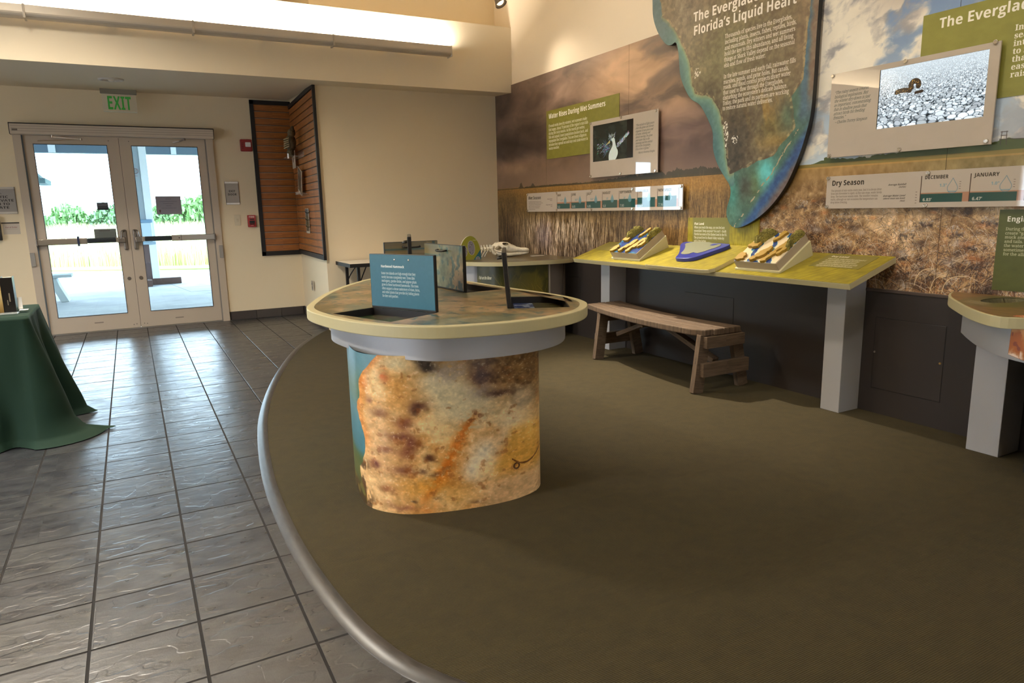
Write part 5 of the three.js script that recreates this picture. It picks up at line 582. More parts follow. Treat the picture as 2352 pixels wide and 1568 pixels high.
    if (!rockIn) { let q = mixc([112, 156, 168], [70, 126, 138], sst(v, 0.1, 0.7)); q = mixc(q, [98, 116, 78], 0.7 * Math.exp(-(((v - 0.25) / 0.12) ** 2)) * sst(u, -0.1, 0.05)); q = mixc(q, [86, 104, 62], sst(v, 0.62, 0.72)); q = mixc(q, [140, 112, 52], sst(v, 0.72, 0.9) * sst(n, 0.3, 0.6)); q = mixc(q, [58, 42, 30], sst(v, 0.8, 0.95) * sst(fbm(u * 30, v * 9, 3), 0.5, 0.6) * 0.8); const l = (f - 0.5) * 16; return [q[0] + l, q[1] + l, q[2] + l]; }
    let q = mixc([230, 166, 88], [246, 204, 138], sst(n, 0.3, 0.7));
    q = mixc(q, [236, 190, 132], 0.7 * sst(wx, 0.5, 0.2) * sst(v, 0.2, 0.5));
    q = mixc(q, [238, 222, 178], 0.95 * clamp(1.2 * g(0.6, 0.28, 0.2, 0.09) + g(0.66, 0.4, 0.15, 0.09) + g(0.5, 0.16, 0.13, 0.07) + 0.9 * g(0.27, 0.06, 0.1, 0.06), 0, 1));
    q = mixc(q, [168, 152, 138], 0.8 * clamp(g(0.56, 0.11, 0.14, 0.07) + g(0.72, 0.25, 0.09, 0.05), 0, 1) * sst(f, 0.2, 0.6)); q = mixc(q, [58, 48, 44], 0.9 * clamp(g(0.43, 0.03, 0.05, 0.05) + 0.7 * g(0.45, 0.08, 0.05, 0.03), 0, 1));
    q = mixc(q, [244, 232, 204], 0.85 * clamp(g(0.71, 0.64, 0.08, 0.1) + 0.9 * g(0.92, 0.3, 0.08, 0.14) + 0.8 * g(0.86, 0.55, 0.08, 0.1) + 0.8 * g(0.64, 0.76, 0.06, 0.07), 0, 1));
    q = mixc(q, [240, 180, 78], 0.85 * sst(wx + 0.25 * (v - 0.5), 0.82, 0.88) * sst(v, 0.46, 0.56) * sst(v, 0.86, 0.74)); q = mixc(q, [232, 190, 140], 0.8 * sst(wx, 0.55, 0.75) * sst(v, 0.78, 0.9));
    const seam = Math.exp(-(((wx - lerp(0.68, 0.4, (v - 0.38) / 0.55)) / 0.04) ** 2)) * sst(v, 0.34, 0.44) * sst(v, 0.98, 0.86); q = mixc(q, [214, 116, 26], 0.9 * seam * sst(f, 0.2, 0.5)); q = mixc(q, [112, 62, 28], 0.85 * g(0.68, 0.41, 0.06, 0.05) * sst(f, 0.4, 0.6));
    const pe = 0.24 + 0.2 * (wx - 0.85), plate = sst(wy, pe, pe - 0.05) * sst(wx, 0.62, 0.68) + g(0.95, 0.1, 0.2, 0.2) * 0.9; q = mixc(q, mixc([104, 74, 46], [164, 122, 66], f), clamp(plate, 0, 1) * 0.9); q = mixc(q, [66, 34, 24], 0.85 * (g(0.72, 0.16, 0.045, 0.05) + 0.8 * g(0.8, 0.26, 0.08, 0.022)));
    for (const [cx, cy, rx, ry, col, a] of blobs) { const k = g(cx, cy, rx, ry); if (k > 0.03) q = mixc(q, col, clamp(k * a * (0.5 + 0.8 * f), 0, 1)); }
    q = mixc(q, [60, 38, 22], 0.8 * sst(u, edgeU + 0.07, edgeU + 0.02) * sst(v, 0.66, 0.74) * sst(fbm(u * 50, v * 14, 3), 0.35, 0.6)); q = mixc(q, [220, 124, 44], 0.6 * sst(u, edgeU + 0.06, edgeU) * sst(v, 0.7, 0.5));
    const spot = sst(fbm(u * 24 + 9, v * 24 + 4, 4), 0.66, 0.8); q = mixc(q, [160, 92, 40], spot * 0.5); const fl = sst(g2, 0.7, 0.8); q = mixc(q, [250, 236, 204], fl * 0.35);
    const ring = Math.hypot((u - 0.885) / 0.8, v - 0.775); if (Math.abs(ring - 0.018) < 0.005) q = [96, 62, 40];
    const crack = Math.abs(v - (0.72 + 0.05 * Math.sin(u * 22) + 0.02 * (n - 0.5))); if (u > 0.86 && u < 1.02 && crack < 0.006) q = [134, 84, 38];
    const l = (f - 0.5) * 66 + (g2 - 0.5) * 30 + (n - 0.5) * 34; return [q[0] + l, q[1] + l * 0.9, q[2] + l * 0.75];
  }));
  const rt = asTex(rock); rt.wrapS = THREE.RepeatWrapping;
  const dg = ribbon(drum, 0.011, 0.011 + ht, true); 
  part('drum', dg, phys(0xffffff, 0.33, { map: rt, clearcoat: 0.25, clearcoatRoughness: 0.25, side: THREE.DoubleSide }), t, 'drum printed with a close-up of orange and cream rock');
  // flip-up panels
  const flapTex = tex(1024, 640, (c, W, HH) => { pixels(c, W, HH, (x, y) => { const l = 6 * (rnd() - 0.5) + 5 * (fbm(x / 40, y / 40, 2) - 0.5); return [38 + l, 104 + l, 124 + l]; }); const X = (u) => u / 0.398 * W, Y = (y) => (1.1 - y) / 0.25 * HH, k = W / 0.398; line(c, 'Hardwood Hammock', X(0.072), Y(1.0385), 0.0165 * k, '#eef1ea', { bold: true, width: 0.148 * k }); [['Some tree islands are high enough that they', 0.217], ['rarely become completely wet. Trees like', 0.211], ['mahogany, gumbo-limbo, and pigeon plum', 0.221], ['grow in these hardwood hammocks. The trees', 0.231], ['often support a dense understory of vines, ferns,', 0.239], ['and other plants that provide dry hiding places', 0.234], ['for deer and panther.', 0.104]].forEach(([s, w], i) => line(c, s, X(0.072), Y(1.006 - i * 0.0182), 0.0165 * k, '#d9e2df', { font: 'serif', width: w * k })); });
  const teal = phys(0xffffff, 0.4, { map: flapTex });
  function flap(a, b, h, front, tilt = 0, handleAt) {   // hinged along a-b; local +z shows the printed face
    const len = Math.hypot(b[0] - a[0], b[1] - a[1]), g = new THREE.Group(); g.name = 'flap'; g.position.set(a[0], H + 0.001, a[1]); g.rotation.set(tilt, Math.atan2(-(b[1] - a[1]), b[0] - a[0]), 0, 'YXZ'); t.add(g);
    const core = part('core', rspan(0, len, 0, h, -0.009, 0.009, 0.003), std(0x171413, 0.5), g), bk = new THREE.BoxGeometry(len - 0.008, h - 0.012, 0.001);
    part('face', bk.clone().translate(len / 2, h / 2 + 0.003, 0.0095), front ? printed(front, 0x266f85, 0.4) : std(0x35302c, 0.5), g, front ? 'teal printed face with white text' : undefined);
    const back = planeUV(bk.clone(), 'x', 'y', -0.75 + a[1] * 0.2, -0.8 + a[0] * 0.1, 1.5, 2.6).translate(len / 2, h / 2 + 0.003, -0.0095); part('back', back, marshMat, g, 'marsh-patterned back of the flap');
    if (front) part('screw', [0.166, 0.253].map((x) => new THREE.SphereGeometry(0.005, 12, 8).scale(1, 1, 0.5).translate(x - 0.004, h - 0.025, 0.0105)), chrome, g);
    else part('handle', [tube([[len / 2 - 0.055, h - 0.032, -0.009], [len / 2 - 0.053, h - 0.034, -0.026], [len / 2 - 0.03, h - 0.036, -0.031], [len / 2 + 0.03, h - 0.036, -0.031], [len / 2 + 0.053, h - 0.034, -0.026], [len / 2 + 0.055, h - 0.032, -0.009]], 0.0055, 24, 8)], black, g);
    return g;
  }
  flap([0.969, -3.164], [1.146, -2.808], 0.25, flapTex);
  flap([1.462, -2.732], [1.662, -3.106], 0.25, null, -0.08);
  flap([1.56, -3.41], [1.545, -3.93], 0.25, null); flap([1.735, -4.21], [1.385, -4.235], 0.25, null);
  { const d = V(1.19, 0, -3.24).normalize(); const a = [1.2, -3.267], b = [a[0] + d.x * 0.42, a[1] + d.z * 0.42]; flap(a, b, 0.315, null); }
}

// ---------------------------------------------------------------- weathered bench
{
  const wood = (k) => std(0xffffff, 0.75, { map: tex(512, 512, (c, w, h) => pixels(c, w, h, (x, y) => { const g = fbm(x / 90 + k * 7, y / 3.5, 4), n = fbm(x / 60, y / 24 + k * 5, 4), cr = sst(fbm(x / 120 + 3, y / 2.2 + k, 3), 0.68, 0.75), l = 0.62 + 0.5 * g + 0.35 * (n - 0.5); const q = mixc([118 * l, 96 * l, 74 * l], [60, 46, 34], cr * 0.7); return q; }), true, [1.4, 4]), bumpMap: wallBump, bumpScale: 0.003 });
  const top = [wood(1), wood(2)], leg = [wood(3), wood(4)];
  const t = thing('bench', 'weathered curved plank bench with splayed legs in front of the slanted counter', 'bench', [3.31, 0.011, -4.25]);
  const cx = (z) => 0.12 * (z + 3.85) ** 2 - (z < -4.9 ? 0 : 0), N = 16, z0 = -5.05, z1 = -3.455;
  const lim = [[0, 0.105], [0.11, 0.195], [0.2, 0.28], [0.285, 0.36]];
  lim.forEach(([a, b], k) => { const p = [], e = [0.012, 0, 0.004, 0.008][k]; for (let i = 0; i <= N; i++) { const z = lerp(z0 + e, z1 - e, i / N); p.push([cx(z) + a + (k === 0 && i === N ? 0.035 : 0), z + 4.25]); } for (let i = N; i >= 0; i--) { const z = lerp(z0 + e, z1 - e, i / N); p.push([cx(z) + b, z + 4.25]); } part('plank', boxUV(slabXZ(p, 0.396, 0.442, { r: 0.008 }), 1, true), top[k % 2], t); });
  for (const [zz, s] of [[-4.78, -1], [-3.5, 1]]) { const z = zz + 4.25, o = s < 0 ? 0.1 : 0.015;
    part('leg', bar([o - 0.0, 0.0, z], [o + 0.055, 0.4, z], 0.09, 0.042, [0, 0, 1]), leg[0], t); part('leg', bar([o + 0.43, 0.0, z], [o + 0.345, 0.4, z], 0.09, 0.042, [0, 0, 1]), leg[1], t);
    const ro = s * 0.04; part('rail', bar([o + 0.03, 0.355, z + ro], [o + 0.385, 0.355, z + ro], 0.04, 0.08), leg[0], t); part('rail', bar([o + 0.005, 0.165, z + ro], [o + 0.435, 0.165, z + ro], 0.04, 0.095), leg[1], t);
    part('brace', bar([o + 0.2, 0.2, z - s * 0.03], [o + 0.17, 0.385, z - s * 0.52], 0.06, 0.035), leg[0], t); }
  part('cleat', bar([0.04, 0.385, 0.1], [0.33, 0.385, 0.1], 0.06, 0.03), leg[1], t);
}

// ---------------------------------------------------------------- corner counter with the skeleton
{
  const H = 0.8, t = thing('corner_counter', 'curved corner counter with a brown top under the alligator skeleton', 'counter');
  const front = smooth([[2.64, -7.2], [2.66, -6.75], [2.71, -6.35], [2.8, -6.09], [2.93, -5.89], [3.06, -5.79], [3.32, -5.725], [3.61, -5.7], [3.79, -5.745], [3.89, -5.86]], 60, false);
  const out = [...front, [3.893, -7.54], [2.64, -7.54]];
  part('edge_band', slabXZ(out, H - 0.04, H - 0.001, { r: 0.002 }), creamEdge, t); part('top', slabXZ(inset(out, 0.006), H - 0.001, H + 0.001), phys(0x5d5234, 0.28, { clearcoat: 0.2 }), t);
  const inn = inset(out, 0.11);
  const seg = (a, b) => inn.filter((p, i) => i < 61).filter((p) => p[0] >= a && p[0] <= b && p[1] > -7.3);
  const img = tex(1024, 700, (c, W, HH) => { pixels(c, W, HH, (x, y) => { const u = x / W, v = y / HH, n = fbm(u * 5, v * 4, 4), f = fbm(u * 30, v * 16, 3); let q = mixc([84, 80, 30], [126, 110, 30], sst(u + 0.4 * (v - 0.5), 0.3, 1)); q = mixc(q, [44, 48, 24], sst(n, 0.5, 0.3) * 0.6); q = mixc(q, [170, 128, 30], 0.7 * sst(v, 0.5, 1) * sst(f, 0.45, 0.7) * sst(u, 0.2, 0.7)); return q; }); for (let i = 0; i < 160; i++) { const x = W * rr(0.35, 1), y = HH * rr(0.25, 1.1), l = rr(40, 190), a = rr(-2.6, -0.5); c.strokeStyle = css([224, 190, 70], rr(0.15, 0.55)); c.lineWidth = rr(1, 3.2); c.beginPath(); c.moveTo(x, y); c.quadraticCurveTo(x + Math.cos(a) * l * 0.5 + rr(-20, 20), y + Math.sin(a) * l * 0.5, x + Math.cos(a) * l, y + Math.sin(a) * l); c.stroke(); } c.strokeStyle = 'rgba(60,48,30,0.8)'; c.lineWidth = 16; c.beginPath(); c.moveTo(W * 0.62, HH * 0.8); c.lineTo(W * 0.8, HH * 0.77); c.stroke(); line(c, 'Fish on the Move', W * 0.07, HH * 0.18, HH * 0.058, '#e8e2c4', { bold: true, italic: true, width: W * 0.18 }); para(c, ['When it is dry, fish like this Florida gar hang out', 'in refuges such as gator holes and canals. Their', 'eggs hatch when water is shallow and the small', 'fry hide in vegetation until they are big enough', 'to survive deeper water. Then water levels', 'rise and they spread out across the marsh.'], W * 0.07, HH * 0.31, HH * 0.062, HH * 0.052, '#c9c49c', { width: W * 0.37 }); });
  part('support_panel', ribbon(seg(0, 2.93), 0.011, H - 0.04), Object.assign(silver.clone(), { side: THREE.DoubleSide }), t, 'grey metallic front panel'); part('picture_panel', ribbon(seg(2.9, 3.58), 0.011, H - 0.04), phys(0xffffff, 0.3, { map: img, clearcoat: 0.4, side: THREE.DoubleSide }), t, 'printed underwater picture headed Fish on the Move'); part('support_panel', ribbon(seg(3.54, 4), 0.011, H - 0.04), std(0x7d7166, 0.5, { side: THREE.DoubleSide }), t, 'taupe front panel'); part('joint_strip', box(0.008, 0.74, 0.008, 3.56, 0.39, -5.8), std(0xb9ae98, 0.4), t);
  solo('label_card', box(0.15, 0.003, 0.045), std(0xe6e0d2, 0.5), 'small white label card lying before the alligator skull', 'card', [3.72, H + 0.003, -6.3], 0.1);
  const sg = thing('standing_sign', 'lime dome-shaped sign with oval pictures standing beside the skeleton', 'sign', [2.93, H + 0.002, -6.27], 0.1);
  const arch = []; for (let i = 0; i <= 40; i++) { const a = i / 40 * Math.PI; arch.push([Math.cos(a) * 0.125, Math.sin(a) ** 0.85 * 0.235]); }
  const st = tex(400, 400, (c, W, HH) => { c.fillStyle = '#a4a338'; c.fillRect(0, 0, W, HH); c.fillStyle = '#2f6f82'; c.beginPath(); c.moveTo(W, HH * 0.55); c.lineTo(W * 0.64, HH); c.lineTo(W, HH); c.fill(); const ov = (x, y, rx, ry) => { c.save(); c.beginPath(); c.ellipse(x * W, y * HH, rx * W, ry * HH, -0.12, 0, 7); c.clip(); c.fillStyle = '#9a96a4'; c.fillRect(0, 0, W, HH); for (let i = 0; i < 70; i++) { c.fillStyle = css(rnd() < 0.6 ? [66, 64, 48] : [226, 222, 224], 0.7); c.beginPath(); c.ellipse(rnd() * W, rnd() * HH, rr(3, 18), rr(2, 9), rnd() * 3, 0, 7); c.fill(); } c.restore(); c.strokeStyle = '#f0ead0'; c.lineWidth = 4; c.beginPath(); c.ellipse(x * W, y * HH, rx * W, ry * HH, -0.12, 0, 7); c.stroke(); }; ov(0.55, 0.5, 0.16, 0.3); ov(0.22, 0.62, 0.14, 0.24); ov(0.84, 0.97, 0.09, 0.09); line(c, 'Alligator', W * 0.62, HH * 0.2, 20, '#f3eed2', {}); });
  const sp = plateXY(arch, -0.006, 0.006, { r: 0.001 }); planeUV(sp, 'x', 'y', -0.125, 0, 0.25, 0.235); part('board', sp, [phys(0xffffff, 0.4, { map: st }), std(0xc9c0a8, 0.5)], sg);
  // alligator skeleton: skull, lower jaw, backbone and ribs
  const sk = thing('alligator_skeleton', 'bleached alligator skull with neck bones and ribs on the corner counter', 'skeleton', [3.285, H + 0.002, -6.48], -0.3);
  const boneTex = tex(256, 256, (c, w, h) => pixels(c, w, h, (x, y) => { const l = 0.84 + 0.26 * fbm(x / 20, y / 20, 4); return [250 * l, 240 * l, 216 * l]; }), true, [3, 3]), bone = std(0xffffff, 0.55, { map: boneTex, bumpMap: boneTex, bumpScale: 0.004, side: THREE.DoubleSide });
  const interp = (tab, t0) => { for (let i = 1; i < tab.length; i++) if (t0 <= tab[i][0]) { const a = tab[i - 1], b = tab[i], f = (t0 - a[0]) / (b[0] - a[0]), s = f * f * (3 - 2 * f) * 0.5 + f * 0.5; return a.slice(1).map((v, k) => v + (b[k + 1] - v) * s); } return tab[tab.length - 1].slice(1); };
  function loft(tab, len, nose, sharp = 1) { // rows: t, half width, bottom, top
    const NT = 44, NA = 28, P = [], I = []; for (let i = 0; i <= NT; i++) { const t0 = i / NT, [w, b, tp] = interp(tab, t0), cy = (b + tp) / 2, hh = (tp - b) / 2; for (let j = 0; j < NA; j++) { const a = j / NA * 6.28318, ca = Math.cos(a), sa = Math.sin(a); const x = t0 * len, y = cy + Math.sign(sa) * Math.pow(Math.abs(sa), sharp) * hh, z = Math.sign(ca) * Math.pow(Math.abs(ca), sharp) * w, k = 1 + 0.05 * (fbm(x * 60, y * 60 + z * 50, 3) - 0.5); P.push(x, y * (1 + 0.02 * (k - 1)), z * k); } }
    for (let i = 0; i < NT; i++) for (let j = 0; j < NA; j++) { const a = i * NA + j, b = i * NA + (j + 1) % NA; I.push(a, b, a + NA, b, b + NA, a + NA); } const c0 = P.length / 3; P.push(0, (interp(tab, 0)[1] + interp(tab, 0)[2]) / 2, 0, len, (interp(tab, 1)[1] + interp(tab, 1)[2]) / 2, 0); for (let j = 0; j < NA; j++) { I.push(c0, (j + 1) % NA, j, c0 + 1, NT * NA + j, NT * NA + (j + 1) % NA); } const g = new THREE.BufferGeometry(); g.setAttribute('position', new THREE.Float32BufferAttribute(P, 3)); g.setIndex(I); g.setAttribute('uv', new THREE.Float32BufferAttribute(new Float32Array(P.length / 3 * 2), 2)); g.computeVertexNormals(); return g; }
  let cr = loft([[0, 0.075, 0.075, 0.12], [0.1, 0.09, 0.06, 0.15], [0.25, 0.092, 0.05, 0.154], [0.4, 0.08, 0.044, 0.15], [0.55, 0.066, 0.042, 0.122], [0.68, 0.058, 0.05, 0.098], [0.8, 0.056, 0.044, 0.088], [0.9, 0.056, 0.042, 0.088], [0.97, 0.046, 0.046, 0.082], [1, 0.026, 0.052, 0.07]], 0.385, 0, 0.8);
  try { const ev = new Evaluator(); ev.attributes = ['position', 'normal', 'uv']; ev.useGroups = false; let A = new Brush(cr); A.updateMatrixWorld(); for (const [x, y, z, sx, sy, sz] of [[0.125, 0.134, 0.07, 0.034, 0.02, 0.03], [0.125, 0.134, -0.07, 0.034, 0.02, 0.03], [0.052, 0.096, 0.085, 0.032, 0.018, 0.03], [0.052, 0.096, -0.085, 0.032, 0.018, 0.03], [0.376, 0.078, 0.0, 0.014, 0.012, 0.012], [0.04, 0.156, 0.03, 0.018, 0.014, 0.014], [0.04, 0.156, -0.03, 0.018, 0.014, 0.014]]) { const B = new Brush(new THREE.SphereGeometry(1, 20, 14)); B.position.set(x, y, z); B.scale.set(sx, sy, sz); B.updateMatrixWorld(); A = ev.evaluate(A, B, SUBTRACTION); A.updateMatrixWorld(); } cr = A.geometry; } catch (e) { console.log('skull ' + e.message); }
  part('skull', boxUV(cr), bone, sk);
  part('lower_jaw', boxUV(loft([[0, 0.05, 0.03, 0.09], [0.08, 0.085, 0.012, 0.088], [0.25, 0.09, 0.0, 0.056], [0.45, 0.074, 0.0, 0.046], [0.7, 0.05, 0.008, 0.05], [0.88, 0.046, 0.018, 0.05], [0.97, 0.034, 0.028, 0.05], [1, 0.016, 0.036, 0.048]], 0.385, 0, 0.85)), bone, sk);
  part('cheek_bar', [tube([[0.0, 0.085, 0.085], [0.04, 0.062, 0.094], [0.1, 0.056, 0.092]], 0.008, 16), tube([[0.0, 0.12, 0.078], [-0.012, 0.09, 0.08], [-0.005, 0.05, 0.08], [0.02, 0.03, 0.082]], 0.011, 16), tube([[0.0, 0.12, -0.078], [-0.012, 0.09, -0.08], [-0.005, 0.05, -0.08]], 0.011, 16)], bone, sk);
  for (let i = 0; i < 10; i++) for (const s of [-1, 1]) { const t0 = 0.45 + i * 0.052, w = interp([[0.4, 0.08], [0.55, 0.062], [0.68, 0.052], [0.8, 0.05], [0.97, 0.042]], t0)[0]; part('tooth', new THREE.ConeGeometry(0.0034, 0.013, 8).rotateX(Math.PI).translate(t0 * 0.4, 0.044, s * (w - 0.004)), bone, sk); }
  for (let i = 0; i < 16; i++) { const x = -0.02 - i * 0.03, y = 0.088 - 0.0008 * i; part('vertebra', [new THREE.CylinderGeometry(0.013, 0.016, 0.022, 12).rotateZ(Math.PI / 2).translate(x, y, 0), bar([x, y + 0.008, 0], [x - 0.008, y + 0.04, 0], 0.005, 0.013, [1, 0, 0]), bar([x, y, -0.026], [x, y, 0.026], 0.008, 0.01)], bone, sk);
    if (i > 0) for (const s of [-1, 1]) part('rib', tube([[x, y - 0.004, s * 0.02], [x - 0.01, y - 0.022, s * 0.045], [x - 0.03, y - 0.05, s * (0.05 + 0.002 * i)], [x - 0.042, Math.max(0.008, y - 0.078), s * (0.045 + 0.002 * i)]], 0.0042, 10, 6), bone, sk); }
  part('support_rod', [cyl(0.004, 0.004, 0.088, 10).translate(-0.1, 0.044, 0), cyl(0.004, 0.004, 0.08, 10).translate(-0.38, 0.04, 0)], std(0x8d8576, 0.4, { metalness: 0.7 }), sk);
}
// ---------------------------------------------------------------- white folding table
{
  const t = thing('folding_table', 'white folding table with black edge and legs against the cream wall', 'table', [1.92, 0, -7.54]);
  part('top', rspan(0.004, 0.656, 0.737, 0.776, 0.004, 0.556, 0.004), std(0xe8dfd2, 0.42), t); part('edge_band', plateXY(rect(0, 0.66, 0, 0.56), 0.737, 0.7745, { holes: [rect(0.006, 0.654, 0.006, 0.554)] }).rotateX(-Math.PI / 2).translate(0, 0, 0.56), frameBlack, t);
  for (const [x, z] of [[0.1, 0.06], [0.1, 0.5], [0.56, 0.06], [0.56, 0.5]]) part('leg', rspan(x - 0.015, x + 0.015, 0.0, 0.737, z - 0.015, z + 0.015, 0.004), frameBlack, t);
  for (const x of [0.1, 0.56]) { part('crossbar', rspan(x - 0.012, x + 0.012, 0.2, 0.224, 0.07, 0.49, 0.003), frameBlack, t); part('brace', tube([[x, 0.55, 0.5], [x + 0.03, 0.62, 0.5], [x + 0.1, 0.735, 0.45]], 0.006, 12, 6), frameBlack, t); part('brace', tube([[x, 0.55, 0.06], [x + 0.03, 0.62, 0.07], [x + 0.1, 0.735, 0.12]], 0.006, 12, 6), frameBlack, t); }
}
// ---------------------------------------------------------------- counter cut by the edge of the view
{
  const H = 0.8, t = thing('exhibit_counter', 'cream-edged counter with an oval hole near the dry grass end of the mural', 'counter');
  const out = [...smooth([[3.885, -2.16], [3.78, -2.12], [3.66, -2.05], [3.51, -1.93], [3.33, -1.77], [3.235, -1.665], [3.195, -1.6], [3.185, -1.56], [3.2, -1.53], [3.235, -1.49], [3.26, -1.42]], 40, false), [3.28, -0.6], [3.893, -0.5]];
  const apr = [...smooth([[3.89, -2.1], [3.74, -1.985], [3.57, -1.84], [3.46, -1.72], [3.385, -1.6], [3.345, -1.48]], 24, false), [3.33, -0.7]], hole = []; for (let i = 0; i < 36; i++) { const a = i / 36 * 6.2832; hole.push([3.71 + Math.cos(a) * 0.14, -1.82 + Math.sin(a) * 0.075]); }
  part('edge_band', slabXZ(out, H - 0.05, H - 0.001, { r: 0.003, holes: [hole] }), creamEdge, t);
  const topTex = tex(600, 1000, (c, W, HH) => { pixels(c, W, HH, (x, y) => { const l = 0.8 + 0.5 * (fbm(x / 14, y / 50, 4) - 0.5) + 0.2 * (rnd() - 0.5); return [158 * l, 118 * l, 62 * l]; }); c.fillStyle = '#6a6030'; c.beginPath(); c.ellipse(W * 0.7, HH * 0.24, W * 0.34, HH * 0.1, 0, 0, 7); c.fill(); c.strokeStyle = 'rgba(230,220,190,0.8)'; c.lineWidth = 3; for (let i = 0; i < 4; i++) { c.beginPath(); c.moveTo(W * (0.5 + i * 0.03), HH * 0.17); c.lineTo(W * (0.45 + i * 0.03), HH * 0.24); c.stroke(); } });
  const ts = slabXZ(inset(out, 0.012), H - 0.0012, H + 0.001, { holes: [hole] }); planeUV(ts, 'x', 'z', 3.15, -0.5, 0.75, -1.7); part('printed_top', ts, phys(0xffffff, 0.3, { map: topTex }), t);
  part('well', [ribbon(hole, H - 0.1, H - 0.002, true), slabXZ(hole, H - 0.104, H - 0.1)], std(0x504a24, 0.4, { side: THREE.DoubleSide }), t, 'olive sunken oval well');
  part('apron', [ribbon(apr, 0.585, H - 0.048), slabXZ([...apr, [3.89, -0.7]], 0.583, 0.586)], Object.assign(silver.clone(), { side: THREE.DoubleSide }), t);
  for (const z of [-1.92, -0.8]) part('leg', rspan(3.707, 3.9, 0.011, 0.584, z, z + 0.155, 0.003), silver, t);
  part('back_panel', span(3.6, 3.89, 0.011, 0.584, -1.6, -0.9), std(0x1d1a18, 0.6), t);
  const rp = solo('rock_panel', plateXY([[-1.545, 0.635], [-1.49, 0.62], [-1.3, 0.6], [-1.1, 0.6], [-1.1, 0.82], [-1.4, 0.813], [-1.5, 0.808], [-1.542, 0.803]], 0, 0.03, { r: 0.002 }), phys(0xffffff, 0.35, { map: tex(512, 256, (c, w, h) => pixels(c, w, h, (x, y) => { const n = fbm(x / 60, y / 40, 5), f = fbm(x / 14, y / 10, 4); let q = mixc([168, 92, 34], [206, 150, 90], sst(n, 0.35, 0.65)); q = mixc(q, [226, 206, 190], sst(y / h + 0.5 * (n - 0.5), 0.62, 0.75)); q = mixc(q, [122, 58, 40], sst(f, 0.62, 0.75) * 0.8); return q; }), true, [2, 2]) }), 'rock-printed panel on the front of the counter with the oval hole', 'panel', [3.262, 0, 0], AWAY);
}
